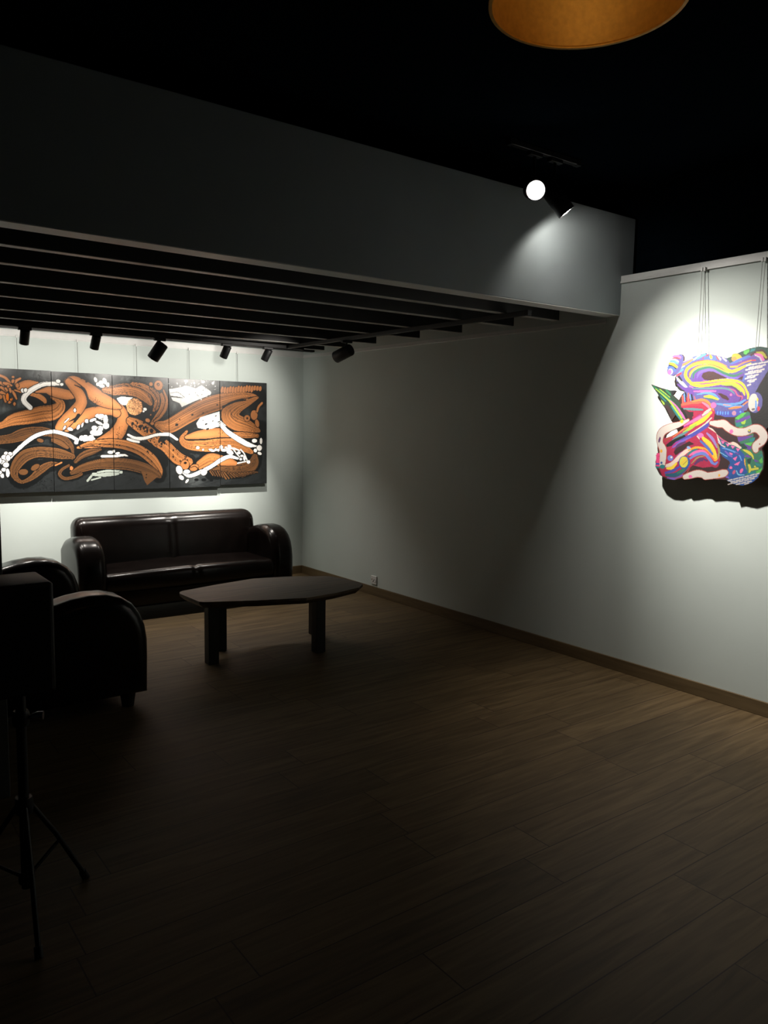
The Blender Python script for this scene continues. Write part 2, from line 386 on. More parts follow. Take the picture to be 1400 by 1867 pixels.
# ------------------------------------------------------------------ coffee table
TX, TY = 2.75, 5.02
t = thing('coffee_table', 'low dark wooden coffee table with boat-shaped top in front of the sofa', 'table', (TX, TY, 0))
edge = [(2.095, 5.22), (2.106, 4.91), (2.13, 4.885), (2.45, 4.74), (2.78, 4.628), (3.05, 4.655), (3.29, 4.725), (3.375, 4.80), (3.40, 4.88), (3.385, 5.05), (3.345, 5.20), (3.31, 5.235), (3.06, 5.37), (2.776, 5.443), (2.45, 5.38), (2.15, 5.30), (2.115, 5.275)]
bm = bmesh.new()
top = [bm.verts.new((x - TX, y - TY, .45)) for x, y in edge]; mid = [bm.verts.new((x - TX, y - TY, .432)) for x, y in edge]
low = [bm.verts.new(((x - TX) * .955, (y - TY) * .945, .405)) for x, y in edge]
bm.faces.new(top); bm.faces.new(low)
for A, B in ((top, mid), (mid, low)):
    for k in range(len(A)): bm.faces.new((A[k], A[(k + 1) % len(A)], B[(k + 1) % len(A)], B[k]))
finish('tabletop', bm, DARKWOOD, t)
for x, y in ((2.205, 4.935), (2.395, 5.215), (2.965, 4.77), (3.20, 5.20)):
    l = finish('leg', box(-.038, -.038, 0, .038, .038, .41, .004), LEGWOOD, t); l.location = (x - TX, y - TY, 0)

# ------------------------------------------------------------------ loudspeaker on its tripod stand
SX, SY = .53, 2.68
t = thing('speaker_stand', 'black tripod stand carrying the loudspeaker at the left edge', 'stand', (SX, SY, 0))
finish('pole', tube([(0, 0, .10), (0, 0, .775)], .0165, 16), CAN, t, smooth=40)
finish('inner_tube', tube([(0, 0, .60), (0, 0, .79)], .012, 16), STEEL, t, smooth=40)
finish('top_plate', box(-.09, -.07, .784, .09, .07, .792, .002), CAN, t)
finish('collar', lathe([(.0165, .36), (.026, .36), (.028, .375), (.028, .40), (.026, .415), (.0165, .415)], 24), CAN, t, smooth=40)
finish('collar', lathe([(.0165, .66), (.024, .66), (.026, .67), (.026, .70), (.022, .71), (.0165, .71)], 24), CAN, t, smooth=40)
finish('knob', tube([(.02, -.01, .685), (.045, -.022, .69), (.062, -.03, .69)], [.006, .014, .014], 12), STEEL, t, smooth=40)
for a in (-95, 27, 148):
    c, s = math.cos(math.radians(a)), math.sin(math.radians(a)); R_ = .245
    l = finish('leg', tube([(.022 * c, .022 * s, .385), (.12 * c, .12 * s, .235), (R_ * c, R_ * s, .012)], .0085, 10), CAN, t, smooth=60)
    finish('brace', tube([(.02 * c, .02 * s, .14), (.135 * c, .135 * s, .20)], .006, 8), CAN, t, smooth=60)
    finish('rubber_foot', tube([((R_ - .012) * c, (R_ - .012) * s, .03), ((R_ + .004) * c, (R_ + .004) * s, 0.0)], .013, 12), CAN, l, smooth=60)
finish('collar', lathe([(.0165, .12), (.025, .12), (.025, .16), (.0165, .16)], 24), CAN, t, smooth=40)
t = thing('loudspeaker', 'small black loudspeaker standing on the tripod at the left edge', 'speaker', (SX - .035, SY - .02, .792))
finish('cabinet', box(-.12, -.10, 0, .12, .12, .355, .012, 3), CAN, t, smooth=40)
finish('grille', box(-.108, -.108, .012, .108, -.0995, .343, .004), GRILLE, t)

# wall socket low on the right wall
t = thing('wall_socket', 'white double wall socket just above the skirting on the right wall', 'socket', (XR, 6.115, .15))
finish('plate', box(-.010, -.045, -.042, 0, .045, .042, .004), PLASTIC, t)
for y in (-.02, .02):
    finish('outlet', lathe([(.017, 0), (.017, .003), (.014, .003), (.013, -.004), (0, -.004)], 20), PLASTIC, t).matrix_local = Matrix.Translation((-.011, y, 0)) @ Matrix.Rotation(-PI / 2, 4, 'Y')

# ------------------------------------------------------------------ painted artworks
def value_noise(x, seed):
    r = np.random.RandomState(seed).rand(4096)
    i = np.floor(x).astype(int); f = x - i; f = f * f * (3 - 2 * f)
    return r[i % 4096] * (1 - f) + r[(i + 1) % 4096] * f

def smooth_path(p):
    # Catmull-Rom through (x, y, half width)
    p = np.asarray(p, float).reshape(-1, 3)
    if len(p) == 2:
        t = np.linspace(0, 1, 12)[:, None]
        return p[0] * (1 - t) + p[1] * t
    q = np.vstack([2 * p[0] - p[1], p, 2 * p[-1] - p[-2]]); out = []
    for k in range(1, len(q) - 2):
        a, b, c, d = q[k - 1:k + 3]
        n = int(max(4, min(40, np.hypot(*(c - b)[:2]) / 5)))
        t = np.linspace(0, 1, n, endpoint=False)[:, None]
        out.append(.5 * (2 * b + (c - a) * t + (2 * a - 5 * b + 4 * c - d) * t ** 2 + (3 * b - a - 3 * c + d) * t ** 3))
    out.append(q[-2:-1])
    r = np.vstack(out); r[:, 2] = np.maximum(r[:, 2], .5)
    return r

def srgb(c):
    c = np.asarray(c, float) / 255
    return np.where(c <= .04045, c / 12.92, ((c + .055) / 1.055) ** 2.4)

def paint(U, V, art, palette, ground, outline, seed0=0):
    """colour (linear) and painted mask at points U, V (mm) for a list of brush marks"""
    n = len(U); col = np.tile(np.asarray(ground, float), (n, 1)); mask = np.zeros(n, bool)
    cloud = value_noise(U / 31 + 7.3 * value_noise(V / 23, 3), 1) + value_noise(V / 37 + 5 * value_noise(U / 19, 5), 2)
    fine = np.random.RandomState(11).rand(n)
    col *= (.75 + .25 * cloud + .12 * fine)[:, None]
    if outline.get('brush'):        # loose black ground laid under the brush strokes
        for k, c, kind, o, r in art:
            if k == 's' and c in 'omd' and not o:
                p = smooth_path(r)[::3]; m = p[:, 2].max() + 26
                s = np.where((U > p[:, 0].min() - m) & (U < p[:, 0].max() + m) & (V > p[:, 1].min() - m) & (V < p[:, 1].max() + m))[0]
                if len(s):
                    e = np.sqrt(((U[s, None] - p[None, :, 0]) ** 2 + (V[s, None] - p[None, :, 1]) ** 2)).min(1) - p[:, 2].max()
                    t = s[e < 4 + 16 * cloud[s] * fine[s] ** .3]; col[t] = (12, 15, 16)
    INK = np.array([10, 13, 14.])
    for num, (k, c, kind, o, r) in enumerate(art):
        base = np.asarray(palette[c], float) if c in palette else None
        rs = np.random.RandomState(num + seed0)
        if k == 'h':
            x, y, rad, _ = r
            g = np.exp(-((U - x) ** 2 + (V - y) ** 2) / (rad * .6) ** 2) * (.35 + .65 * cloud / 2 + .25 * (fine - .5))
            col += g[:, None] * np.array([52, 54, 52.])
        elif k == 's':
            p = smooth_path(r); wmax = p[:, 2].max()
            ol = (outline.get(c, 0) if o == 0 else o * outline.get('pen', 0))
            m = wmax + ol + 2
            s = np.where((U > p[:, 0].min() - m) & (U < p[:, 0].max() + m) & (V > p[:, 1].min() - m) & (V < p[:, 1].max() + m))[0]
            if not len(s): continue
            d2 = (U[s, None] - p[None, :, 0]) ** 2 + (V[s, None] - p[None, :, 1]) ** 2
            d2n = np.sqrt(d2) - p[None, :, 2] * .999
            j = d2n.argmin(1); e = d2n[np.arange(len(s)), j]; d = np.sqrt(d2[np.arange(len(s)), j])
            tang = np.gradient(p[:, :2], axis=0); tang /= np.linalg.norm(tang, axis=1)[:, None] + 1e-9
            lat = (U[s] - p[j, 0]) * -tang[j, 1] + (V[s] - p[j, 1]) * tang[j, 0]
            rel = lat / p[j, 2]
            wob = 0
            if kind == 'r':
                wob = 5 * (value_noise(j * 1.3 + rel * 2, num) - .5)
            if ol:
                t = s[e < ol + wob + 1.5 * (fine[s] - .5)]; col[t] = INK; mask[t] = True
            ins = e < wob
            t = s[ins]
            if not len(t): continue
            cc = np.tile(base, (len(t), 1))
            if outline.get('brush') and c in 'od' and kind in 'sr':
                q = rel[ins] * wmax / 2.6 + .02 * j[ins]
                sn = value_noise(q + 50, num) * .6 + value_noise(q * 2.3 + 90, num + 7) * .4
                cc *= (.42 + .95 * sn)[:, None]
                gap = (sn < (.27 if kind == 's' else .38)) & (value_noise(j[ins] * .35 + rel[ins] * 3, num + 3) > .42)
                cc[gap] = INK * 1.5
            elif outline.get('brush') and c == 'm':
                cc *= (1.06 - .34 * np.clip(np.abs(rel[ins]) - .35, 0, 1) + .1 * (fine[t] - .5))[:, None]
            elif outline.get('brush') and c in 'wv':
                cc *= (.9 + .12 * value_noise(rel[ins] * 3 + 20, num))[:, None]
            col[t] = cc; mask[t] = True
        elif k == 'b':
            x, y, rx, ry, rot = r; a = math.radians(rot); ol = o * outline.get('pen', 0)
            dx, dy = U - x, V - y
            u = dx * math.cos(a) + dy * math.sin(a); v = -dx * math.sin(a) + dy * math.cos(a)
            t = (u / (rx + ol)) ** 2 + (v / (ry + ol)) ** 2 < 1
            if ol and c != 'k': col[t] = INK; mask |= t
            t = (u / rx) ** 2 + (v / ry) ** 2 < 1
            col[t] = base; mask |= t
        elif k in 'pe':
            q = np.asarray(r, float).reshape(-1, 2); ins = np.zeros(n, bool)
            for (x0, y0), (x1, y1) in zip(q, np.roll(q, -1, 0)):
                if y0 == y1: continue
                ins ^= ((y0 > V) != (y1 > V)) & (U < (x1 - x0) * (V - y0) / (y1 - y0) + x0)
            if k == 'e':
                mask &= ~ins; continue
            col[ins] = base * (.93 + .14 * cloud[ins] / 2 + (.1 * fine[ins] - .05))[:, None]; mask |= ins
        elif k in 'tw':
            x, y, rad, sz = r
            for _ in range(o):
                a = rs.rand() * 6.283; q = rad * math.sqrt(rs.rand()); z = sz * (.5 + 1.1 * rs.rand())
                px, py = x + q * math.cos(a), y + q * math.sin(a) * .7
                t = ((U - px) / z) ** 2 + ((V - py) / (z * (.5 + rs.rand()))) ** 2 < 1
                col[t] = base if k == 'w' else INK
        elif k == 'g':
            x, y, rad, sz = r
            dd = np.hypot(U - x, V - y); ang = np.arctan2(V - y, U - x)
            edge = rad * (.95 + .1 * value_noise((ang + 3.2) * 5, num))
            t = np.where(dd < edge + 6)[0]; col[t] = INK
            t = t[dd[t] < edge[t]]
            a = rs.rand(o) * 6.283; q = rad * np.sqrt(rs.rand(o))
            d = np.hypot(U[t, None] - (x + q * np.cos(a)), V[t, None] - (y + q * np.sin(a))); d.sort(1)
            f = np.clip((d[:, 1] - d[:, 0]) / 6, 0, 1)
            col[t] = base * (.45 + .55 * f)[:, None]
    return srgb(np.clip(col, 0, 255)), mask

BACK_PALETTE = dict(o=(166, 106, 58), m=(172, 110, 63), M=(206, 110, 24), d=(104, 69, 40), l=(214, 152, 100), w=(236, 234, 228), v=(176, 186, 176), k=(11, 14, 15), h=(80, 80, 80))
BACK_OUTLINE = dict(o=8, m=7, d=5, w=0, v=4, k=0, pen=6, brush=1)
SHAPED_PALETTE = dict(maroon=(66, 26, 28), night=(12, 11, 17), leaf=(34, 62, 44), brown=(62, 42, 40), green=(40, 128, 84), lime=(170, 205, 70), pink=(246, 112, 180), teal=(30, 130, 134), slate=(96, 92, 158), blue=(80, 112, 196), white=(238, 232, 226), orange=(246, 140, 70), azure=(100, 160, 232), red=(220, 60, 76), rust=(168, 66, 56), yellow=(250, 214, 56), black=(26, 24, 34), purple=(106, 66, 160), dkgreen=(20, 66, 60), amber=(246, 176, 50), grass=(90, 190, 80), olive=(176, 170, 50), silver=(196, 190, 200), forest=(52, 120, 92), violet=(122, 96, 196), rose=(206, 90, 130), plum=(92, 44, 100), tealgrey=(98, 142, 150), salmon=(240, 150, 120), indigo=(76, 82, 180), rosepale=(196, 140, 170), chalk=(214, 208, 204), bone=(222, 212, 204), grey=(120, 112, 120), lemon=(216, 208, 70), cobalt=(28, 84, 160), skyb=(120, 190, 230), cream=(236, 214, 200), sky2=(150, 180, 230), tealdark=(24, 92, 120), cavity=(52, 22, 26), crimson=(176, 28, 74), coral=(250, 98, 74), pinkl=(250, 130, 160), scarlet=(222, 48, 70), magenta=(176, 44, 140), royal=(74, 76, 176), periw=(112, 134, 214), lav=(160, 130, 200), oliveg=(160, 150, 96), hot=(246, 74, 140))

BACK_ART=[
('h','h','x',0,[1698,2037,131.7,4.7]),
('h','h','x',0,[1575,1796,90.8,4.6]),
('h','h','x',0,[1431,1764,100.9,4.5]),
('h','h','x',0,[1862,2018,106,4.8]),
('h','h','x',0,[2246,2023,141.1,5]),
('h','h','x',0,[2486,2049,184.8,5.1]),
('h','h','x',0,[2826,1976,119.3,5.4]),
('h','h','x',0,[3123,1989,248.1,5.5]),
('h','h','x',0,[3352,2028,169.7,5.7]),
('h','h','x',0,[2953,1816,88.7,5.4]),
('h','h','x',0,[3104,1638,98.2,5.6]),
('h','h','x',0,[3564,2044,157.9,5.8]),
('h','h','x',0,[3730,1777,72.8,6]),
('h','h','x',0,[3152,1092,153.6,5.7]),
('p','k','p',0,[2348,1904,2528,1902,2663,1867,2754,1830,2752,1717,2774,1650,2843,1560,2727,1604,2592,1700,2502,1699,2437,1776]),
('p','k','p',0,[2028,1992,2069,1990,2125,1899,2144,1814,2206,1778,2121,1728,2019,1645,2011,1675,2088,1753,2123,1839,2100,1915]),
('p','k','p',0,[2610,1470,2724,1425,2887,1342,2886,1232,2838,1187,2769,1302,2655,1407]),
('p','k','p',0,[1980,1427,2037,1409,2009,1289,1951,1248,1804,1242,1806,1292,1977,1311]),
('p','k','p',0,[2016,1525,2117,1581,2199,1483,2047,1448]),
('p','k','p',0,[2319,1408,2495,1345,2721,1253,2744,1211,2566,1291,2317,1312]),
('p','k','p',0,[1383,1448,1564,1460,1651,1510,1789,1528,1727,1452,1570,1419,1472,1317,1455,1387,1381,1408]),
('p','k','p',0,[1519,1247,1644,1299,1794,1301,1720,1209,1601,1150,1542,1118,1498,1173]),
('p','k','p',0,[1608,1870,1663,1913,1685,1881,1762,1822,1769,1793,1658,1762,1606,1809]),
('p','k','p',0,[2903,1548,3041,1615,3198,1705,3439,1778,3464,1831,3530,1840,3455,1778,3447,1740,3479,1651,3528,1613,3158,1602,3079,1549]),
('p','k','p',0,[3000,1390,3282,1359,3502,1365,3510,1319,3395,1305,3100,1353]),
('p','k','p',0,[3645,1510,3815,1487,3911,1402,3850,1332,3755,1387]),
('s','o','s',0,[1291,1572,35.7,1410,1608,27.2,1502,1654,50.4,1617,1679,62.7,1735,1708,68.3,1818,1721,66.6,1875,1760,52.7,1891,1807,33.6,1857,1839,21.5,1822,1855,11.9]),
('s','o','s',0,[1639,1876,11.6,1700,1866,21,1746,1838,21.2,1761,1814,14.1]),
('s','m','s',0,[1690,1898,7,1780,1918,25.9,1824,1909,40.3,1919,1889,45.6,1988,1881,33.9,2017,1878,7.3]),
('s','m','s',0,[1557,1941,32.1,1626,1965,34.7,1708,1981,7]),
('s','m','s',1,[1381,2034,11.2,1402,2029,11.2,1446,2009,11.3,1480,1970,9.1]),
('s','m','s',1,[1371,1969,13.4,1400,1967,13.5,1429,1952,11.3]),
('s','m','s',1,[1434,1964,11.3,1459,1957,15.8,1489,1947,9.1]),
('s','m','s',1,[1410,1927,11.2,1450,1901,13.6]),
('s','m','s',1,[1466,1938,11.3,1495,1891,9.1]),
('s','m','s',1,[1376,1890,13.4,1405,1885,15.7,1438,1868,11.3]),
('s','m','s',1,[1426,1856,9,1439,1808,9.1]),
('s','m','s',1,[1563,2010,9.2,1532,1989,11.4,1525,1956,6.8]),
('s','m','s',1,[1518,1908,6.8,1563,1893,6.9]),
('s','m','s',1,[1497,1899,9.1,1513,1871,11.4,1527,1835,6.9]),
('s','m','s',1,[1489,1830,11.4,1471,1801,11.4]),
('s','m','s',1,[1443,1921,9,1454,1905,9.1]),
('b','m','b',1,[1506,2020,10.9,9.7,0]),
('b','m','b',1,[1503,1984,11.7,17.5,-20]),
('b','m','b',1,[1510,1790,9.8,15.7,0]),
('b','m','b',1,[1396,1847,19.3,21.2,0]),
('b','m','b',1,[1480,1906,9.7,23.4,10]),
('b','m','b',1,[1538,1949,13.7,19.6,0]),
('b','m','b',1,[1383,1902,15.4,15.4,0]),
('b','M','b',1,[1456,1847,11.7,33,0]),
('b','M','b',1,[1483,1826,7.8,9.8,0]),
('s','d','s',0,[1309,1448,26.9,1384,1476,34,1478,1491,38.9,1574,1526,51,1691,1552,42.3,1789,1544,33.3,1856,1507,26.4,1924,1478,26.7,1976,1418,19.5,1989,1358,7.3]),
('s','d','s',0,[1823,1477,19.2,1879,1452,24.1,1939,1410,14.6]),
('s','d','s',0,[1982,1328,24.5,1884,1351,43.5,1808,1364,45.5,1685,1369,44.8,1587,1341,48.9,1524,1280,44,1487,1202,32.3,1504,1140,20.9,1553,1109,14,1632,1145,21.2,1712,1214,33.2,1785,1259,23.9,1861,1266,9.7]),
('b','d','b',1,[1563,1196,38,26,0]),
('b','d','b',1,[1662,1236,40.4,22.2,35]),
('b','d','b',1,[1712,1473,28.3,16.2,-15]),
('s','m','s',1,[1833,1250,7.2,1886,1274,7.3]),
('s','m','s',0,[2345,1787,43.1,2415,1763,51.2,2451,1698,51.5,2433,1609,59.2,2365,1517,66.5,2220,1448,42.8,2113,1426,22.4,2033,1409,9.8]),
('s','m','s',0,[1943,1585,33.9,2018,1633,41.6,2120,1711,49.4,2227,1744,42.5,2340,1752,40.6,2388,1731,40.8]),
('s','m','s',0,[1963,2002,33.7,2012,2013,41.2,2085,1978,48.9,2159,1921,61.8,2251,1856,62.6,2354,1813,45.7,2424,1783,15.4]),
('s','m','s',0,[1971,1998,33.8,2018,1950,46.1,2066,1884,51.4,2073,1816,49,2025,1743,53.7,1966,1683,53.4,1912,1623,50.7,1874,1588,33.6]),
('s','k','s',0,[2019,1975,4.9,2084,1944,7.3,2120,1886,8.6,2136,1831,12.3,2143,1797,14.8]),
('s','k','s',0,[2056,1985,4.9,2109,1937,6.1,2129,1882,4.9]),
('s','k','s',0,[2045,1705,14.7,2020,1675,9.8,1961,1644,3.6]),
('s','k','s',0,[2053,1701,12.3,2010,1645,9.8]),
('t','k','x',60,[2186,1824,76.7,2.5]),
('t','k','x',50,[2410,1556,88.1,2.6]),
('s','d','s',0,[2009,1281,14.8,2069,1336,24.8,2154,1370,27.5,2236,1391,10.1]),
('s','o','s',0,[2063,1422,12.3,2156,1448,22.5,2284,1448,38,2347,1448,40.9,2474,1430,44.1,2608,1380,44.9,2722,1294,45.6,2795,1197,29.8,2808,1141,13.6]),
('s','d','s',0,[1973,1179,17.2,2066,1220,34.7,2194,1252,42.8,2323,1259,51.2,2493,1247,52.2,2651,1204,50.6,2766,1147,32.4,2799,1123,16.3]),
('s','d','s',0,[1951,1248,9.8,1888,1210,12.1,1869,1164,14.5,1915,1129,14.6,2002,1143,14.8,2056,1168,14.9]),
('b','m','b',1,[1971,1221,14.7,18.9,0]),
('p','d','p',0,[2618,1173,2711,1166,2780,1128,2737,1093,2671,1044,2644,1091]),
('s','o','r',0,[2282,1939,22.6,2370,1940,45.6,2476,1955,53.9,2591,1940,57.3,2672,1889,47.4,2719,1828,18.6]),
('s','o','r',0,[2543,2008,15.5,2651,1986,23.6,2746,1928,26.5,2778,1853,21.3,2748,1762,10.7]),
('s','o','r',0,[2724,1976,10.6,2788,1916,16,2805,1845,13.4,2772,1772,8]),
('s','o','s',0,[2825,1922,13.4,2848,1846,24.2,2828,1764,29.6,2775,1691,24.1,2728,1636,16]),
('s','o','s',0,[2849,1959,8.1,2879,1874,12.1,2865,1783,16.2,2813,1705,13.4,2756,1659,10.7]),
('b','m','b',1,[2799,2004,42,45.7,0]),
('b','k','b',1,[2796,2013,14.6,16.4,0]),
('b','m','b',0,[2796,2010,5.5,6.4,0]),
('b','m','b',1,[2725,2012,18.1,18.1,0]),
('b','m','b',1,[2687,1667,22.7,18.2,-30]),
('b','m','b',1,[2732,1638,18.3,13.7,0]),
('b','m','b',1,[2718,1721,6.8,6.8,0]),
('g','l','x',70,[2562,1793,78.1,11.5]),
('p','w','p',0,[2395,1867,2439,1884,2545,1878,2505,1849,2486,1808,2446,1807,2416,1833]),
('b','w','b',1,[2663,1773,17.2,14.5,0]),
('b','w','b',1,[2648,1752,9,8.1,0]),
('s','o','s',0,[2519,1659,36.3,2590,1620,52.4,2680,1559,58.3,2772,1479,59.1,2865,1416,54.4,2984,1302,60.8,3099,1264,39.2]),
('t','k','x',26,[2613,1612,90.1,6.8]),
('t','k','x',34,[2795,1484,110.8,7.5]),
('t','k','x',40,[3038,1331,128.2,5.6]),
('b','k','b',0,[2541,1637,12.5,12.5,0]),
('b','k','b',0,[2613,1607,20.3,15.8,0]),
('b','k','b',0,[2680,1568,10,22.7,0]),
('b','k','b',0,[2722,1568,18.3,22.8,0]),
('b','k','b',0,[2833,1489,41.7,27.8,20]),
('s','o','s',0,[2788,1623,34.9,2897,1613,67.9,3081,1714,74.8,3254,1806,79,3431,1867,77.6,3630,1923,49.9,3782,1943,23.9,3859,1930,12.1]),
('s','o','s',0,[3859,1923,12.1,3756,1877,35.8,3625,1820,64.7,3544,1742,93.4,3603,1671,85.3,3738,1627,65.8,3876,1579,18.2]),
('s','k','s',0,[3472,1816,14.5,3521,1840,8.7,3613,1880,11.7,3722,1895,8.9]),
('s','k','s',0,[3756,1908,4.5,3808,1929,4.5]),
('s','k','s',0,[3550,1784,3.5,3570,1735,3.5,3637,1691,3]),
('b','k','b',0,[3140,1730,13.6,9.1,30]),
('b','k','b',0,[2977,1629,16.4,13.4,30]),
('b','k','b',0,[3407,1835,10.9,7.8,0]),
('b','k','b',0,[3008,1681,6.7,6,0]),
('b','k','b',0,[3254,1751,9.2,6.1,0]),
('b','m','b',0.6,[3461,1988,15.6,34.4,-12]),
('b','m','b',0.6,[3491,1986,15.7,34.5,-12]),
('b','m','b',0.6,[3521,1984,15.7,34.6,-12]),
('b','m','b',0.6,[3551,1996,15.8,34.7,-12]),
('b','m','b',0.6,[3581,1994,15.8,34.8,-12]),
('b','m','b',0.6,[3611,1992,15.9,35,-12]),
('b','m','b',0.6,[3642,2004,15.9,35.1,-12]),
('b','m','b',0.6,[3672,2002,16,35.2,-12]),
('b','m','b',0.6,[3703,2000,16.1,35.3,-12]),
('b','m','b',0.6,[3734,2012,16.1,35.4,-12]),
('b','m','b',0.6,[3765,2011,16.2,35.6,-12]),
('b','m','b',0.6,[3796,2009,16.2,35.7,-12]),
('b','m','b',0.6,[3828,2021,16.3,26,-12]),
('b','m','b',0.6,[3859,2019,16.3,26.1,-12]),
('b','m','b',0.6,[3891,2017,16.4,26.2,-12]),
('b','m','b',1,[3820,1741,39.2,50.7,0]),
('b','m','b',1,[3739,1708,34,32.4,0]),
('b','m','b',1,[3855,1656,23,41.1,15]),
('b','k','b',0,[3740,1707,11.3,11.3,0]),
('s','m','s',1,[3855,1780,12.1,3872,1827,12.1,3911,1867,12.1]),
('s','o','s',0,[3478,1532,11.6,3603,1540,23.6,3729,1532,29.9,3859,1527,18.2]),
('s','o','s',0,[3079,1566,11.1,3026,1485,24.9,3101,1430,41.9,3315,1426,63,3519,1441,64.4,3661,1418,47.6,3789,1355,21.2]),
('s','m','s',0,[3079,1508,19.5,3220,1534,42.4,3429,1551,49.2,3561,1525,20.6]),
('s','k','s',0,[3078,1482,4.2,3251,1482,7.1,3429,1503,5.8,3577,1502,4.4]),
('t','k','x',26,[3519,1464,158.9,2.9]),
('t','k','x',5,[3355,1434,93.6,5.7]),
('s','o','s',0,[3225,1232,51.2,3329,1283,63.3,3443,1274,52.4]),
('s','d','r',0,[3345,1162,26,3500,1174,64.6,3685,1170,72,3806,1230,60.7,3828,1308,30.4]),
('s','m','s',0,[3451,1244,23.3,3526,1258,41.2,3601,1241,23.7]),
('s','d','s',1,[3451,1152,7.3,3500,1082,7.4]),
('s','d','s',1,[3482,1148,7.3,3532,1087,7.4]),
('s','d','s',1,[3514,1145,7.4,3563,1093,7.4]),
('s','d','s',1,[3545,1141,7.4,3595,1098,7.4]),
('s','d','s',1,[3577,1137,7.4,3627,1103,7.5]),
('s','d','s',1,[3609,1133,7.4,3660,1109,7.5]),
('s','d','s',1,[3641,1136,7.5,3692,1114,7.5]),
('s','d','s',1,[3673,1138,7.5,3725,1120,7.5]),
('s','d','s',1,[3706,1140,7.5,3757,1125,7.6]),
('s','d','s',1,[3738,1143,7.5,3790,1131,7.6]),
('s','d','s',1,[3771,1145,7.6,3823,1136,7.6]),
('s','d','s',1,[3804,1148,7.6,3856,1142,7.6]),
('s','d','s',1,[3320,1166,6.3,3352,1124,6.4]),
('s','d','s',1,[3348,1166,6.4,3380,1119,6.4]),
('s','d','s',1,[3376,1165,6.4,3408,1114,6.4]),
('s','d','s',1,[3403,1165,6.4,3436,1108,6.4]),
('s','d','s',1,[3431,1164,6.4,3464,1103,6.4]),
('b','m','b',1,[3056,1235,43.9,47,0]),
('b','m','b',1,[3153,1204,47.5,32.2,20]),
('b','k','b',0,[3060,1253,16.7,12.1,0]),
('s','k','s',0,[3114,1204,4.2,3161,1218,4.2,3201,1188,4.3]),
('b','k','b',0,[3176,1083,24.6,13.9,0]),
('b','k','b',0,[3255,1080,26.4,17.1,0]),
('b','k','b',0,[3336,1071,20.4,12.6,0]),
('s','w','s',1,[1917,1973,9.6,1861,1979,16.7,1814,1977,17.7,1742,1966,18.8,1655,1917,20.9,1600,1866,20.8,1587,1817,20.8,1635,1761,20.9]),
('s','k','s',0,[1723,1971,2.8,1755,1985,2.3,1802,1991,1.9]),
('b','w','b',1,[1582,1906,15.8,18.9,20]),
('b','w','b',1,[1603,1911,13.8,17.8,-20]),
('b','w','b',1,[1878,2001,19.6,15.5,0]),
('b','w','b',1,[1907,1974,14.8,12.3,0]),
('s','w','s',1,[1430,1301,18.3,1492,1362,15,1591,1456,16.3,1690,1521,16.5,1801,1551,15.5,1865,1547,15.6,1962,1516,14.6,2031,1478,14.7]),
('b','w','b',0.5,[2020,1456,17.7,17.7,0]),
('b','w','b',0.5,[2069,1495,22,23.3,0]),
('b','w','b',0.5,[2102,1499,24.6,24.6,0]),
('b','w','b',0.5,[2153,1498,25.6,26.5,0]),
('s','w','s',0,[2089,1471,7.4,2182,1489,7.5]),
('b','w','b',1,[1428,1354,17.6,21.5,0]),
('b','w','b',1,[1462,1356,17.7,16.5,0]),
('b','w','b',1,[1412,1322,23.5,25.4,0]),
('b','w','b',1,[1444,1322,17.7,25.5,0]),
('b','w','b',1,[1399,1285,19.5,19.5,0]),
('b','w','b',1,[1377,1298,15.6,23.4,0]),
('b','w','b',1,[1425,1261,23.5,21.6,0]),
('b','w','b',1,[1405,1220,17.6,16.4,0]),
('b','w','b',1,[1390,1171,14.9,23.5,20]),
('b','w','b',1,[1436,1191,14.9,37.4,0]),
('b','w','b',1,[1374,1196,15.6,15.6,0]),
('b','w','b',0.4,[2206,2030,14.5,23.4,20]),
('b','w','b',0.4,[2226,1990,16.2,16.2,0]),
('b','w','b',0.4,[2256,2005,22.3,20.6,0]),
('b','w','b',0.4,[2262,1975,24.9,14.6,0]),
('b','w','b',0.4,[2289,2021,18,30.9,20]),
('b','w','b',0.4,[2316,1990,14.7,20.7,0]),
('b','w','b',1,[2015,1747,9.6,18.8,0]),
('b','w','b',1,[1941,1653,5.8,31.1,-45]),
('b','w','b',1,[1921,1589,8.3,20.7,-30]),
('b','w','b',1,[1970,1576,23.4,14.2,-15]),
('b','w','b',1,[2042,1595,11.8,23.1,-25]),
('b','w','b',1,[2078,1616,7.6,22,-20]),
('b','w','b',1,[2117,1651,15.3,17.8,0]),
('b','w','b',0.6,[2217,1700,21.4,17.2,0]),
('b','w','b',0.6,[2174,1661,32,13.7,20]),
('b','w','b',0.6,[2251,1692,34.5,26.7,0]),
('b','w','b',0.6,[2289,1667,20.8,45.4,0]),
('b','w','b',0.6,[2228,1636,36.5,12,-25]),
('b','w','b',0.6,[2290,1611,29.5,29.5,0]),
('b','w','b',0.6,[2185,1590,24.8,20.5,0]),
('b','w','b',0.6,[2238,1584,25,25.9,0]),
('b','w','b',0.6,[2201,1547,55.8,27.9,0]),
('s','k','s',0,[2173,1648,3.7,2229,1666,3,2268,1680,3.8]),
('s','k','s',0,[2194,1635,3.7,2228,1610,3.8]),
('s','k','s',0,[2205,1566,5,2228,1601,3]),
('s','w','s',1,[2496,1528,10.4,2565,1495,15.7,2656,1497,14.6,2772,1529,13.4,2881,1535,16.3,2918,1525,13.6,2978,1485,11]),
('s','k','s',0,[2498,1512,2.1,2543,1495,2.1]),
('s','w','s',1,[2491,1488,10.4,2533,1474,11.7,2596,1461,10.5]),
('s','v','s',0,[2111,1102,10,2135,1131,10,2160,1161,10.1]),
('s','v','s',0,[2148,1109,7.5,2227,1129,7.6]),
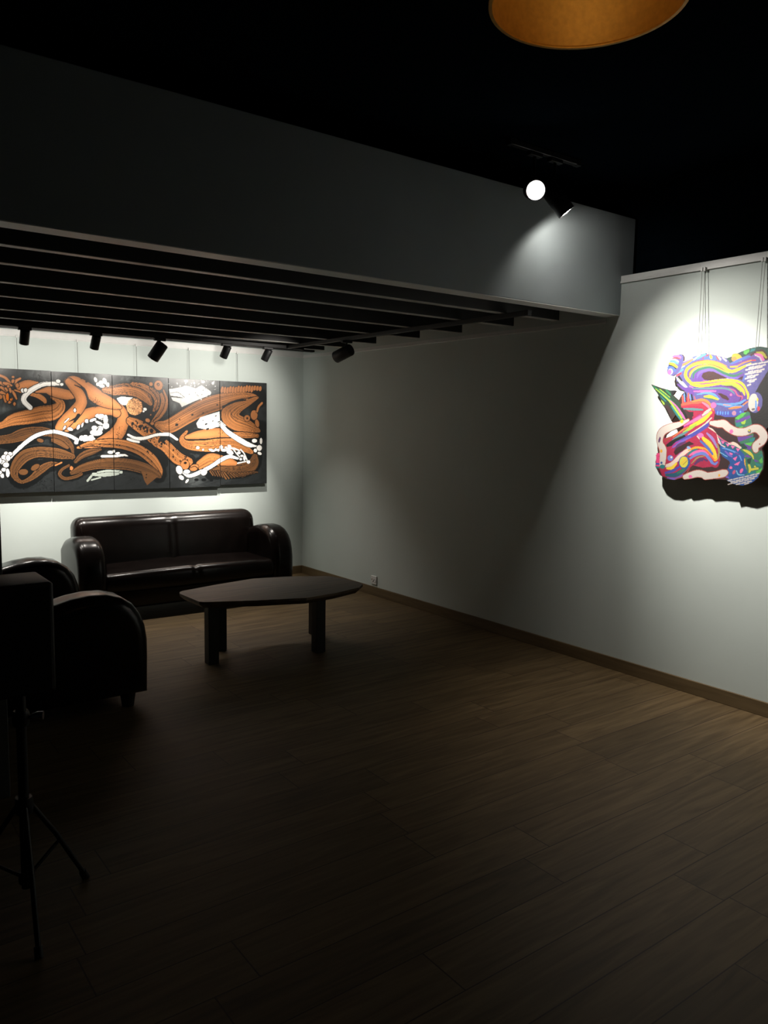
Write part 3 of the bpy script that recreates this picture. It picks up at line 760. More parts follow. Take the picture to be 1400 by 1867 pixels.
('s','v','s',0,[2166,1161,15.1,2256,1155,17.8,2334,1162,20.5,2380,1169,20.6,2411,1169,10.4]),
('s','v','s',0,[2205,1178,7.6,2278,1189,10.2,2350,1188,10.3,2407,1186,7.8]),
('b','v','b',1,[2422,1175,16.9,13.3,0]),
('s','w','s',0,[2247,1328,10.1,2325,1327,10.2,2383,1329,11.6,2450,1337,10.4,2485,1328,5.2]),
('b','w','b',0.5,[2393,1355,22.1,10.6,10]),
('b','w','b',0.5,[2327,1364,26.3,14.9,0]),
('b','w','b',0.5,[2358,1373,10.5,13.2,0]),
('p','w','p',0,[2902,1969,3039,2000,3069,2016,3146,1997,3178,1991,3241,2023,3288,1996,3328,1975,3343,1942,3287,1914,3161,1863,3032,1804,3010,1840,2938,1866,2913,1923]),
('w','w','x',90,[3147,2026,248.6,3.9]),
('b','w','b',0.3,[3078,2058,19.4,14.9,0]),
('b','w','b',0.3,[3163,2042,10.6,10.6,0]),
('b','w','b',0.3,[3257,2059,19.8,12.2,0]),
('b','w','b',0.3,[3360,2049,12.3,13.9,0]),
('b','w','b',0.3,[3319,1953,21.5,23.1,0]),
('s','k','s',0,[2916,1934,2.7,2992,1944,2.7,3060,1899,3.3]),
('s','k','s',0,[2924,1902,6.8,2999,1897,5.5,3045,1892,2.7]),
('p','w','p',0,[3182,1646,3222,1706,3317,1737,3431,1770,3438,1680,3503,1628,3397,1612,3348,1596,3284,1588,3197,1602]),
('b','k','b',0,[3253,1677,8.6,4.3,20]),
('b','k','b',0,[3285,1640,16.2,8.1,20]),
('b','k','b',0,[3357,1671,10.9,5.4,20]),
('b','k','b',0,[3390,1724,10.9,5.5,20]),
('b','k','b',0,[3422,1665,13.1,6.6,20]),
('b','k','b',0,[3300,1592,19.5,9.7,20]),
('s','w','s',1,[3446,1635,20.3,3520,1563,23.4,3644,1487,26.7,3755,1433,24.1,3837,1421,12.1]),
('s','k','s',0,[3772,1453,3,3841,1429,4.6]),
('b','w','b',1,[3824,1474,29.6,19.7,0]),
('b','w','b',1,[3900,1472,14.9,33.1,0]),
('b','w','b',1,[3880,1398,29.8,29.8,0]),
('b','w','b',1,[3834,1372,19.8,19.8,0]),
('b','w','b',1,[3884,1341,24.9,14.9,-20]),
('s','w','s',1,[3036,1158,11.2,3105,1123,16.9,3232,1165,20,3345,1219,18.7,3443,1278,20.4,3535,1311,17.6,3631,1291,11.9]),
('b','w','b',1,[2997,1184,31.6,43.7,20]),
('b','w','b',1,[3075,1166,34.2,19.8,0]),
('b','w','b',1,[3018,1109,30.2,19.7,-35]),
('b','w','b',1,[3077,1073,12.2,24.4,-40]),
('b','w','b',1,[3256,1157,34.9,31,30]),
('b','w','b',0.6,[3193,1403,16.9,15.3,0]),
('b','w','b',0.6,[3250,1383,10,9.3,0]),
('b','w','b',0.6,[3342,1377,32.8,11.7,-20]),
('b','w','b',0.6,[3387,1382,15.7,12.5,0]),
('b','w','b',0.6,[3416,1379,11,14.2,0]),
('b','w','b',0.6,[3446,1407,18.9,20.5,0]),
('b','w','b',0.6,[3477,1377,28.5,14.3,0]),
('b','w','b',0.6,[3537,1417,20.7,15.9,-30]),
('b','w','b',0.6,[3543,1357,41.5,23.9,-25]),
('b','w','b',0.6,[3498,1405,12.7,9.5,0]),
('s','w','s',0,[3510,1395,8.8,3585,1395,8.9,3652,1372,6]),
('s','w','s',0,[3577,1391,5.9,3618,1341,5.9,3652,1306,6]),
('s','w','s',0,[3665,1383,6,3703,1341,6,3737,1274,6]),
('s','w','s',0,[3631,1242,7.4,3737,1261,6]),
('b','w','b',0.5,[3665,1283,14.6,11.3,0]),
('b','w','b',0.5,[3707,1294,13,27.7,0]),
('b','w','b',0.5,[3754,1253,19.7,18,0]),
('b','w','b',0.5,[3644,1349,19.4,14.5,0]),
('b','w','b',0.5,[3678,1318,17.8,11.4,0]),
('t','k','x',30,[1716,1083,102.1,3.3]),
('t','k','x',14,[2129,2056,67.4,7.9]),
('t','k','x',12,[1713,2018,44,5.6]),
('t','k','x',26,[2620,2029,89.4,5.2]),
('t','k','x',30,[2864,1991,55.3,2.7]),
('t','k','x',26,[3202,2051,212.2,3.3]),
('t','k','x',24,[2536,1125,135.3,4.2]),
('t','k','x',40,[2724,1407,91.7,4.3]),
]
SHAPED_ART=[
('p','maroon','p',0,[2881,1988,2866,2031,2847,2066,2792,2094,2731,2109,2671,2109,2618,2095,2557,2076,2524,2086,2474,2108,2419,2125,2364,2131,2310,2119,2265,2092,2237,2048,2230,1946,2240,1826,2256,1705,2290,1665,2284,1616,2288,1586,2308,1559,2298,1533,2292,1479,2295,1440,2319,1391,2352,1358,2407,1338,2465,1343,2510,1365,2554,1364,2600,1367,2661,1373,2683,1373,2760,1356,2796,1364,2853,1342,2908,1342,2959,1368,2993,1417,2995,1454,2981,1508,2987,1540,2985,1569,2996,1614,2976,1644,2929,1684,2857,1705,2839,1712,2869,1744,2893,1709,2935,1783,2956,1801,3004,1876,3060,1942,2993,1919,2916,1899,2873,1898,2894,1867,2855,1837,2835,1872,2811,1897,2859,1901,2876,1944]),
('p','night','p',0,[2384,1859,2323,1950,2295,2039,2236,2036,2230,1946,2240,1826,2256,1705,2290,1665,2309,1661,2343,1689,2366,1657,2474,1688,2466,1719,2387,1766]),
('p','leaf','p',0,[3060,1942,2993,1919,2916,1899,2873,1898,2894,1867,2855,1837,2829,1802,2795,1728,2815,1701,2839,1712,2875,1749,2905,1786,2948,1803,3004,1876]),
('p','night','p',0,[2908,1899,2872,1898,2893,1867,2907,1873]),
('p','brown','p',0,[2956,1801,2930,1813,2909,1789,2869,1744,2893,1709,2935,1783]),  # shadow below the leaf, painted onto the board
('s','green','s',0,[3038,1929,4.9,2963,1874,9.7,2897,1821,9.6,2862,1782,9.5,2813,1724,9.4]),
('s','lime','s',0,[3020,1911,3.7,2931,1845,4.8,2889,1802,6,2826,1727,5.9]),
('s','lime','s',0,[2989,1907,3.7,2940,1874,2.9,2916,1856,2.4]),
('s','pink','s',0,[2914,1838,2.9,2869,1802,4.8,2834,1761,7.1,2803,1724,7]),
('s','teal','s',0,[2902,1802,4.8,2866,1756,5.9,2835,1721,4.7]),
('s','teal','s',0,[2983,1866,3.7,2944,1833,4.8]),
('s','green','s',0,[2942,1900,7.2,2913,1873,4.8]),
('s','lime','s',0,[2975,1836,4.9,2955,1816,6.1]),
('s','night','s',0,[2829,1782,7.1,2801,1744,9.4,2786,1713,7]),
('p','slate','p',0,[2881,1988,2866,2031,2847,2066,2792,2094,2731,2109,2671,2109,2618,2095,2557,2076,2524,2086,2474,2108,2419,2125,2364,2131,2310,2119,2270,2083,2292,2039,2313,1980,2372,1884,2393,1813,2413,1773,2511,1741,2597,1745,2655,1816,2765,1841,2829,1862,2809,1898,2858,1903,2876,1944]),
('s','blue','s',0,[2868,1990,7.1,2839,2037,11.7,2790,2069,11.6,2729,2096,11.4,2693,2105,9]),
('s','white','s',0,[2867,2024,3.5,2830,2045,4.7]),
('s','orange','s',0,[2852,2046,5.9,2812,2061,8.1,2772,2082,4.6]),
('s','white','s',0,[2841,2071,3.5,2776,2090,2.8]),
('s','white','s',0,[2766,2079,4.6,2730,2102,5.7]),
('s','azure','s',0,[2876,2002,7.1,2838,2023,7]),
('s','azure','s',0,[2741,2086,6.8,2693,2108,6.8]),
('s','red','s',0,[2875,1990,5.9,2850,2001,7.1]),
('s','rust','s',0,[2707,2084,3.4,2675,2101,4.5]),
('s','blue','s',0,[2690,2083,11.3,2632,2079,13.3]),
('s','yellow','s',0,[2660,2100,4.5,2653,2086,8.9]),
('s','white','s',0,[2609,2089,4.4,2593,2071,5.5]),
('s','white','s',0,[2579,2079,3.3,2557,2061,4.4]),
('s','rust','s',0,[2621,2089,3.3,2605,2072,3.3]),
('s','black','s',0,[2872,1944,9.5,2850,1912,14.1,2824,1900,11.7]),
('s','white','s',0,[2877,1976,4.7,2846,1949,9.4,2806,1916,7]),
('s','black','s',0,[2861,1981,7.1,2840,1957,4.7]),
('s','purple','s',0,[2865,1935,4.7,2831,1909,7,2792,1899,13.9,2759,1875,11.5]),
('p','dkgreen','p',0,[2557,2076,2524,2086,2474,2108,2419,2125,2364,2131,2310,2119,2270,2083,2294,2063,2372,2105,2467,2073,2532,2046]),
('b','amber','b',0.5,[2492,2076,36.1,20.8,30]),
('b','orange','b',0,[2508,2068,16.8,14,30]),
('p','grass','p',0,[2454,2111,2419,2119,2420,2104,2439,2089,2453,2095]),
('p','teal','p',0,[2410,2119,2383,2122,2388,2109,2415,2101]),
('s','maroon','s',0,[2443,2065,6.3,2389,2094,6.2,2346,2099,12.3,2317,2063,12.3]),
('s','olive','s',0,[2376,2098,4.1,2343,2091,8.2,2320,2066,6.1]),
('s','pink','s',0,[2386,2088,4.2,2353,2079,8.2,2335,2054,6.2]),
('s','silver','s',0,[2383,2080,4.2,2357,2068,4.1,2345,2049,4.1]),
('s','blue','s',0,[2521,2043,6.5,2471,2062,8.5,2416,2077,6.3]),
('s','purple','s',0,[2526,2033,4.3,2470,2046,6.4,2415,2066,6.3,2380,2072,6.2]),
('s','orange','s',0,[2496,2020,4.3,2455,2042,4.2,2406,2055,4.2]),
('s','amber','s',0,[2528,2025,4.3,2488,2025,5.4]),
('s','red','s',0,[2398,2055,4.2,2381,2054,4.2]),
('p','purple','p',0,[2766,1967,2755,2025,2688,2051,2617,2038,2527,1976,2454,1986,2421,1972,2439,1954,2559,1946,2662,1930,2763,1934]),
('s','rust','s',0,[2819,1988,1.6,2807,2031,3.3,2761,2061,3.2,2693,2072,3.2,2636,2064,3.1,2583,2045,3.1,2543,2021,1.5]),
('s','orange','s',0,[2757,2056,3,2693,2067,5.9,2629,2059,5.8,2579,2040,5.7,2551,2030,2.8]),
('s','yellow','s',0,[2775,1944,4.9,2810,1975,9.8,2816,2002,9.8,2799,2032,9.7,2749,2053,9.6,2685,2059,9.5,2628,2049,9.3,2582,2031,9.2,2543,2007,9.1,2515,1998,9.1,2476,2009,9,2406,2038,4.4]),
('s','rust','s',0,[2780,1960,1.5,2793,1987,3,2780,2015,3,2741,2038,3,2684,2046,2.9,2634,2039,2.9,2584,2018,2.9,2541,1991,1.4]),
('s','lime','s',0,[2786,1977,3.5,2782,1997,6.9,2762,2019,6.9,2726,2034,6.8,2680,2039,6.8,2630,2029,6.7,2577,2005,6.6,2535,1989,3.3]),
('s','forest','s',0,[2762,1970,3.7,2760,1996,7.4,2739,2013,7.3,2704,2024,7.2,2662,2027,7.2,2615,2014,7.1,2562,1989,7,2506,1971,6.9,2454,1986,3.4]),
('s','violet','s',0,[2737,1972,4.1,2724,1998,8.2,2685,2012,8.1,2639,2010,8,2589,1985,7.9,2526,1960,7.8,2466,1961,3.8]),
('p','maroon','p',0,[2708,1977,2699,1996,2667,2005,2632,2002,2589,1982,2543,1961,2594,1950,2642,1949,2689,1957]),
('s','white','s',0,[2644,1949,2.2,2609,1952,2.9,2538,1957,2.2]),
('s','rose','s',0,[2695,1952,2.3,2668,1944,2.7]),
('p','maroon','p',0,[2480,1955,2447,1970,2452,1946]),
('p','purple','p',0,[2777,1911,2627,1923,2489,1918,2434,1885,2411,1835,2429,1810,2516,1815,2605,1858,2695,1879,2760,1887]),
('s','yellow','s',0,[2810,1962,4,2771,1939,7.9,2698,1938,7.7,2611,1946,7.5,2525,1948,7.4,2464,1933,7.2,2429,1901,7.2,2410,1860,7.2,2411,1838,3.6]),
('s','rose','s',0,[2742,1934,2.1,2663,1934,4,2586,1940,4,2518,1938,3.9,2470,1921,3.8,2438,1889,3.8,2426,1860,1.9]),
('s','yellow','s',0,[2778,1931,4.2,2726,1921,8.2,2655,1923,8.1,2585,1931,7.9,2517,1932,7.8,2469,1911,7.7,2441,1882,7.6,2431,1860,3.8]),
('s','lime','s',0,[2571,1922,3.7,2523,1922,7.4,2482,1905,7.3,2454,1881,3.6]),
('s','plum','s',0,[2557,1914,2.7,2509,1909,5.4,2467,1880,5.3,2451,1848,5.3,2463,1823,2.7]),
('s','rose','s',0,[2535,1901,2.2,2494,1887,4.3,2472,1858,4.3,2445,1851,4.3,2450,1826,2.1]),
('s','tealgrey','s',0,[2762,1905,3,2661,1904,5.8,2573,1903,5.7,2521,1891,5.6,2493,1868,2.8]),
('s','pink','s',0,[2753,1889,3.7,2677,1887,7.2,2610,1887,3.5]),
('s','pink','s',0,[2785,1921,3,2762,1912,3]),
('s','purple','s',0,[2603,1887,4.4,2548,1885,8.7,2506,1862,8.6,2497,1830,4.3]),
('s','azure','s',0,[2730,1870,3.4,2673,1877,6.8,2623,1868,6.7,2586,1841,3.3]),
('s','yellow','s',0,[2682,1856,4.8,2643,1855,9.4,2593,1838,4.6]),
('s','forest','s',0,[2689,1846,2,2642,1842,4,2600,1832,2]),
('s','azure','s',0,[2598,1812,4.4,2532,1805,8.7,2465,1811,8.6,2424,1832,4.2]),
('s','black','s',0,[2515,1800,1.5,2455,1804,3,2423,1820,1.5]),
('s','orange','s',0,[2435,1804,3.7,2410,1822,3.7]),
('s','salmon','s',0,[2556,1806,2.9,2508,1800,2.8]),
('s','azure','s',0,[2545,1796,3.3,2481,1795,6.5,2435,1798,3.2]),
('s','orange','s',0,[2521,1783,3.7,2481,1789,7.3,2448,1792,3.6]),
('p','maroon','p',0,[2599,1874,2575,1873,2539,1856,2521,1837,2531,1831,2566,1844]),
('b','pink','b',0,[2514,1863,7,7,0]),
('p','indigo','p',0,[2613,1777,2574,1767,2506,1767,2440,1782,2426,1760,2484,1735,2545,1735,2598,1751]),
('b','azure','b',0,[2590,1759,4,10.4,0]),
('b','azure','b',0,[2573,1759,4,10.3,0]),
('b','azure','b',0,[2557,1757,4,10.3,0]),
('b','azure','b',0,[2541,1757,4,10.2,0]),
('b','azure','b',0,[2525,1757,4,10.2,0]),
('b','rosepale','b',0,[2487,1756,13.4,13.4,0]),
('b','azure','b',0,[2450,1764,6.1,6.1,0]),
('p','slate','p',0,[2383,2032,2292,2045,2304,1991,2346,1920,2374,1865,2400,1860,2429,1910,2444,1936,2428,1985]),
('s','chalk','s',0,[2430,2027,4.6,2405,2031,4.6]),
('s','chalk','s',0,[2395,2031,4.6,2371,2035,4.6]),
('s','chalk','s',0,[2361,2035,4.6,2337,2039,4.5]),
('s','chalk','s',0,[2328,2038,4.5,2307,2043,4.5]),
('s','chalk','s',0,[2414,2013,4.6,2389,2018,4.6]),
('s','chalk','s',0,[2379,2017,4.6,2355,2022,4.5]),
('s','chalk','s',0,[2346,2021,4.5,2322,2026,4.5]),
('s','chalk','s',0,[2432,2002,4.6,2408,2006,4.6]),
('s','chalk','s',0,[2398,2006,4.6,2373,2011,4.6]),
('s','chalk','s',0,[2364,2010,4.6,2340,2015,4.5]),
('s','chalk','s',0,[2416,1989,4.6,2392,1993,4.6]),
('s','chalk','s',0,[2382,1993,4.6,2358,1997,4.6]),
('s','chalk','s',0,[2348,1997,4.5,2327,2002,4.5]),
('s','chalk','s',0,[2435,1977,4.6,2410,1982,4.6]),
('s','chalk','s',0,[2401,1981,4.6,2376,1986,4.6]),
('s','chalk','s',0,[2366,1985,4.6,2342,1990,4.5]),
('s','chalk','s',0,[2419,1964,4.6,2394,1969,4.6]),
('s','chalk','s',0,[2385,1968,4.6,2360,1973,4.6]),
('s','chalk','s',0,[2435,1952,4.7,2413,1957,4.6]),
('s','chalk','s',0,[2403,1956,4.6,2379,1961,4.6]),
('s','chalk','s',0,[2417,1939,4.6,2397,1944,4.6]),
('s','chalk','s',0,[2387,1943,4.6,2369,1948,4.6]),
('s','chalk','s',0,[2406,1932,4.6,2381,1937,4.6]),
('s','chalk','s',0,[2416,1914,4.6,2400,1919,4.6]),
('s','blue','s',0,[2436,1972,4.2,2444,1943,6.4]),
('b','slate','b',0.5,[2365,1816,42.6,58.4,0]),
('b','bone','b',0,[2377,1816,28.5,50.7,0]),
('s','azure','s',0,[2362,1824,4.2,2359,1797,5.2,2359,1773,3.1]),
('b','yellow','b',0,[2353,1832,4.9,10.8,0]),
('b','red','b',0,[2343,1781,8.1,13.5,0]),
('b','grey','b',0,[2374,1778,10.9,6.8,-10]),
('p','forest','p',0,[2483,1719,2406,1766,2393,1760,2366,1657,2352,1549,2307,1544,2295,1504,2294,1439,2311,1419,2401,1395,2431,1451,2420,1489,2442,1520,2432,1571,2463,1624,2473,1678]),
('p','grass','p',0,[2482,1727,2441,1757,2411,1762,2432,1738,2459,1719]),
('p','purple','p',0,[2478,1711,2431,1730,2393,1746,2386,1730,2430,1709,2469,1700]),
('p','teal','p',0,[2474,1698,2446,1706,2437,1687,2467,1679]),
('p','lime','p',0,[2443,1703,2413,1719,2417,1695,2434,1692]),
('p','teal','p',0,[2417,1684,2376,1696,2372,1680,2413,1671]),
('p','grass','p',0,[2461,1673,2428,1682,2429,1665,2461,1665]),
('p','purple','p',0,[2458,1619,2413,1625,2357,1629,2411,1604,2450,1589]),
('p','teal','p',0,[2383,1607,2351,1621,2355,1600,2382,1591]),
('p','grass','p',0,[2412,1582,2363,1592,2375,1570,2403,1574]),
('p','purple','p',0,[2416,1590,2409,1580,2366,1565,2379,1545,2408,1558]),
('p','dkgreen','p',0,[2441,1579,2418,1582,2391,1558,2419,1547]),
('p','purple','p',0,[2410,1507,2391,1521,2359,1498,2376,1503]),
('p','teal','p',0,[2344,1477,2299,1464,2315,1455,2337,1462]),
('p','grass','p',0,[2320,1489,2305,1506,2297,1480,2310,1471]),
('p','teal','p',0,[2324,1516,2306,1527,2302,1511]),
('p','purple','p',0,[2353,1496,2319,1484,2341,1478]),
('p','dkgreen','p',0,[2392,1491,2362,1503,2373,1460,2388,1475]),
('p','grass','p',0,[2335,1424,2298,1448,2307,1420,2334,1416]),
('p','teal','p',0,[2389,1408,2343,1429,2331,1419,2380,1400]),
('s','lemon','s',0,[2419,1547,3.2,2390,1535,8.5,2363,1517,6.3,2353,1496,3.1]),
('s','amber','s',0,[2406,1493,4.3,2409,1453,12.8,2390,1416,4.2]),
('s','lemon','s',0,[2412,1491,3.2,2412,1453,6.4,2395,1415,3.2]),
('s','lemon','s',0,[2377,1460,6.3,2369,1436,7.4,2373,1418,4.2]),
('s','lemon','s',0,[2369,1433,6.3,2325,1443,6.3]),
('b','lemon','b',0,[2341,1453,6,4.9,0]),
('p','cobalt','p',0,[2562,1580,2526,1565,2448,1552,2409,1521,2406,1468,2382,1415,2414,1394,2486,1364,2515,1388,2510,1427,2492,1464,2500,1479,2543,1503,2562,1535]),
('s','azure','s',0,[2543,1551,3.3,2505,1544,4.4,2445,1519,4.3,2423,1485,3.2]),
('s','violet','s',0,[2527,1533,4.4,2503,1514,6.5,2484,1504,4.3]),
('s','skyb','s',0,[2559,1526,2.7,2513,1503,2.6]),
('s','violet','s',0,[2501,1409,6.6,2511,1387,6.6,2496,1379,4.4]),
('s','skyb','s',0,[2450,1423,3.2,2437,1402,4.3,2403,1401,3.2]),
('p','pink','p',0,[2501,1528,2480,1523,2482,1512,2497,1517]),
('p','pink','p',0,[2478,1493,2450,1508,2460,1480]),
('p','pink','p',0,[2470,1458,2431,1479,2443,1454]),
('b','pink','b',0,[2486,1439,8.5,8.5,0]),
('b','pink','b',0,[2420,1425,8.3,15.3,25]),
('b','rose','b',0,[2465,1414,7.9,13.5,25]),
('s','purple','s',0,[2463,1527,4.3,2439,1517,4.3]),
('s','cream','s',0,[2653,1671,6.8,2619,1652,11.2,2589,1619,11.1,2563,1586,11.1,2532,1562,6.6]),
('s','sky2','s',0,[2640,1660,2.3,2585,1600,3.3,2547,1567,2.2]),
('p','tealdark','p',0,[2578,1616,2536,1604,2484,1589,2438,1561,2450,1539,2512,1553,2551,1571]),
('s','cream','s',0,[2507,1582,6.5,2472,1578,9.7,2436,1557,6.4]),
('s','rose','s',0,[2578,1622,4.4,2543,1598,4.4,2495,1583,3.3]),
('p','pink','p',0,[2559,1595,2533,1590,2546,1575]),
('p','pink','p',0,[2527,1580,2501,1576,2514,1561]),
('p','pink','p',0,[2495,1569,2468,1564,2482,1549]),
('p','pink','p',0,[2463,1555,2437,1550,2450,1535]),
('p','cavity','p',0,[2604,1663,2560,1672,2535,1650,2499,1629,2460,1619,2444,1581,2479,1591,2507,1585,2544,1603,2572,1628]),
('p','cavity','p',0,[2625,1747,2579,1736,2482,1730,2475,1670,2503,1692,2554,1714,2623,1710]),
('p','cavity','p',0,[2555,1507,2500,1476,2500,1437,2520,1419,2593,1404,2645,1410,2665,1423,2604,1434,2563,1450]),
('p','cavity','p',0,[2747,1404,2717,1434,2656,1443,2594,1435,2592,1404,2663,1411]),
('p','crimson','p',0,[2836,1795,2819,1869,2756,1824,2674,1843,2626,1806,2606,1767,2615,1703,2645,1670,2590,1638,2567,1558,2555,1477,2581,1443,2665,1429,2732,1442,2795,1381,2862,1350,2941,1362,2968,1417,2923,1460,2919,1523,2937,1563,2954,1580,2925,1619,2828,1668,2750,1722,2767,1762]),
('s','night','s',0,[2808,1879,5.6,2805,1829,5.6]),
('s','azure','s',0,[2817,1875,4.2,2810,1829,4.2]),
('s','coral','s',0,[2789,1875,5.6,2786,1818,5.6]),
('s','azure','s',0,[2778,1868,3.3,2769,1828,3.3]),
('s','night','s',0,[2767,1868,4.7,2757,1831,4.7]),
('s','coral','s',0,[2829,1862,4.9,2822,1809,4.9]),
('s','coral','s',0,[2748,1857,2.8,2739,1834,2.8]),
('s','coral','s',0,[2826,1809,8.5,2763,1818,13.9,2691,1830,13.6,2647,1800,13.5,2630,1761,8.1]),
('s','orange','s',0,[2757,1828,4.2,2692,1837,6.8,2648,1816,6.7,2617,1774,4]),
('s','pinkl','s',0,[2691,1820,4.8,2657,1800,7.9,2638,1774,4.7]),
('s','scarlet','s',0,[2822,1799,4.2,2755,1806,6.9,2697,1801,6.8,2659,1774,4.1]),
('s','tealgrey','s',0,[2813,1785,4.9,2754,1781,8.1,2688,1778,4.8]),
('s','night','s',0,[2798,1777,1.7,2680,1771,1.6]),
('s','magenta','s',0,[2828,1668,7.1,2749,1708,11.6,2697,1748,6.8]),
('s','pink','s',0,[2807,1681,4.8,2749,1710,7.9,2700,1738,4.7]),
('s','bone','s',0,[2686,1745,5.5,2662,1764,9,2638,1781,5.4]),
('s','forest','s',0,[2679,1755,1.4,2645,1774,1.3]),
('s','pinkl','s',0,[2748,1702,3.5,2685,1735,5.7,2634,1768,3.4]),
('s','yellow','s',0,[2762,1678,7.7,2712,1699,12.6,2670,1725,12.4,2633,1761,7.4]),
('s','lime','s',0,[2808,1638,6.3,2761,1668,10.4,2726,1689,6.2]),
('s','orange','s',0,[2878,1609,2.9,2827,1648,4.7,2776,1675,2.8]),
('s','tealgrey','s',0,[2877,1592,5.7,2833,1617,9.5,2782,1645,5.6]),
('s','rust','s',0,[2931,1584,7.3,2879,1626,12,2828,1658,7.1]),
('s','night','s',0,[2913,1557,10.2,2868,1579,16.7,2802,1614,9.9]),
('s','crimson','s',0,[2788,1628,4.2,2723,1656,6.9,2675,1689,4.1]),
('s','cream','s',0,[2773,1625,3.6,2716,1656,6,2668,1689,5.9,2628,1729,3.5]),
('s','royal','s',0,[2853,1576,7.1,2779,1608,11.7,2715,1643,11.5,2660,1679,11.3,2626,1709,6.7]),
('s','violet','s',0,[2874,1545,4.3,2823,1580,7.1,2757,1612,4.2]),
('s','magenta','s',0,[2885,1537,2.9,2868,1565,4.8,2823,1590,2.8]),
('s','plum','s',0,[2858,1532,5.7,2837,1559,9.5,2793,1581,5.6]),
('b','pink','b',0.3,[2620,1803,17.4,17.4,0]),
('b','pink','b',0.3,[2692,1623,20.8,14.8,0]),
('p','cavity','p',0,[2868,1517,2847,1544,2765,1587,2729,1571,2773,1555,2803,1528,2853,1497]),
('p','cavity','p',0,[2796,1764,2748,1764,2747,1741,2768,1724]),
('s','cream','s',0,[2714,1619,2.8,2698,1603,2.7]),
('s','yellow','s',0,[2673,1607,9.5,2632,1572,15.8,2600,1524,15.7,2583,1485,9.4]),
('s','amber','s',0,[2661,1584,2.7,2623,1546,4.5,2591,1495,2.7]),
('s','blue','s',0,[2690,1590,5.5,2645,1555,9,2606,1514,5.4]),
('s','lav','s',0,[2650,1637,5.4,2613,1605,9,2581,1557,5.3]),
('s','oliveg','s',0,[2582,1573,4,2566,1535,6.6,2570,1489,4]),
('s','lav','s',0,[2913,1423,7.3,2868,1446,12,2818,1502,11.8,2767,1531,7]),
('s','cream','s',0,[2917,1430,8,2875,1442,13.2,2824,1489,13,2782,1524,12.9,2753,1538,7.7]),
('s','amber','s',0,[2767,1531,4.2,2717,1550,6.9,2658,1542,6.8,2616,1504,6.7,2590,1479,6.7,2577,1489,4]),
('s','coral','s',0,[2665,1541,4.1,2635,1519,6.8,2597,1482,4]),
('s','teal','s',0,[2773,1501,4.2,2737,1529,6.9,2709,1540,4.1]),
('s','pink','s',0,[2754,1502,5.6,2722,1519,9.2,2672,1528,9.1,2635,1509,5.4]),
('s','periw','s',0,[2753,1481,5.6,2714,1506,9.2,2664,1515,9.1,2626,1487,9,2596,1455,9,2572,1466,5.3]),
('s','oliveg','s',0,[2740,1452,2.8,2705,1487,4.6,2656,1502,2.7]),
('s','plum','s',0,[2717,1450,6.9,2683,1478,11.4,2639,1473,6.8]),
('s','crimson','s',0,[2661,1472,4.1,2609,1448,6.7,2574,1443,6.7,2559,1483,4]),
('s','yellow','s',0,[2908,1413,6.6,2874,1418,10.8,2845,1447,6.4]),
('s','tealdark','s',0,[2910,1371,8.8,2848,1375,14.4,2796,1405,14.2,2768,1430,8.4]),
('s','royal','s',0,[2918,1385,5.8,2865,1401,9.6,2821,1428,5.7]),
('s','forest','s',0,[2833,1386,4.3,2797,1408,7.1,2775,1427,4.2]),
('s','violet','s',0,[2901,1354,4.4,2846,1351,7.2,2795,1378,4.3]),
('s','rust','s',0,[2846,1348,2.9,2787,1372,4.7,2752,1418,2.8]),
('b','cobalt','b',0.3,[2790,1456,39.2,41,0]),
('b','lemon','b',0,[2794,1458,29.3,33.9,0]),
('s','amber','s',0,[2814,1446,2.8,2775,1483,3.5]),
('s','rust','s',0,[2798,1441,1.9,2767,1472,2.3]),
('b','periw','b',0.4,[2889,1478,20.3,18.2,0]),
('b','white','b',0,[2882,1484,6.9,6.2,0]),
('b','sky2','b',0.3,[2766,1547,13.6,8.5,15]),
('s','rust','s',0,[2780,1715,11.6,2830,1692,18.9,2888,1674,26.3,2946,1650,29.2,2969,1617,29.4,2967,1570,24.5,2945,1529,29.3,2942,1482,28.1,2946,1437,26.9]),
('s','bone','s',0,[2780,1715,7,2830,1692,14.2,2888,1674,21.6,2946,1650,24.3,2969,1617,24.5,2967,1570,19.6,2945,1529,24.4,2942,1482,23.2,2946,1437,22]),
('s','rust','s',0,[2628,1699,15.7,2582,1694,24.4,2547,1694,26.3,2513,1670,26.1,2465,1649,25.8,2414,1650,25.5,2365,1669,25.1,2332,1664,27,2305,1633,26.8,2311,1601,26.9,2345,1571,24,2343,1547,18.8]),
('s','bone','s',0,[2628,1699,11.2,2582,1694,19.9,2547,1694,21.9,2513,1670,21.8,2465,1649,21.5,2414,1650,21.2,2365,1669,20.9,2332,1664,22.8,2305,1633,22.7,2311,1601,22.7,2345,1571,19.8,2343,1547,14.6]),
('s','rust','s',0,[2780,1367,18.8,2746,1378,23.3,2690,1393,25.3,2636,1382,23.8,2643,1379,23.9,2577,1391,24.6,2536,1402,26.5,2519,1408,22]),
('s','bone','s',0,[2780,1367,14.1,2746,1378,18.7,2690,1393,20.7,2636,1382,19.3,2643,1379,19.3,2577,1391,20.1,2536,1402,22.1,2519,1408,17.6]),
('b','teal','b',0.3,[2942,1422,19.1,13.3,0]),
('b','cobalt','b',0,[2950,1446,7,7,0]),
('b','amber','b',0.3,[2956,1520,8.9,10.8,0]),
('b','plum','b',0,[2973,1591,7,19.1,12]),
('b','pink','b',0.3,[2497,1650,11.8,11.8,0]),
('b','grey','b',0.2,[2388,1653,9.8,11.5,0]),
('b','lemon','b',0,[2390,1658,6.6,4.9,0]),
('b','pink','b',0,[2743,1371,12.7,9.7,0]),
('b','amber','b',0,[2556,1390,6.3,8.1,0]),
('b','rust','b',0,[2322,1582,3.8,4.3,0]),
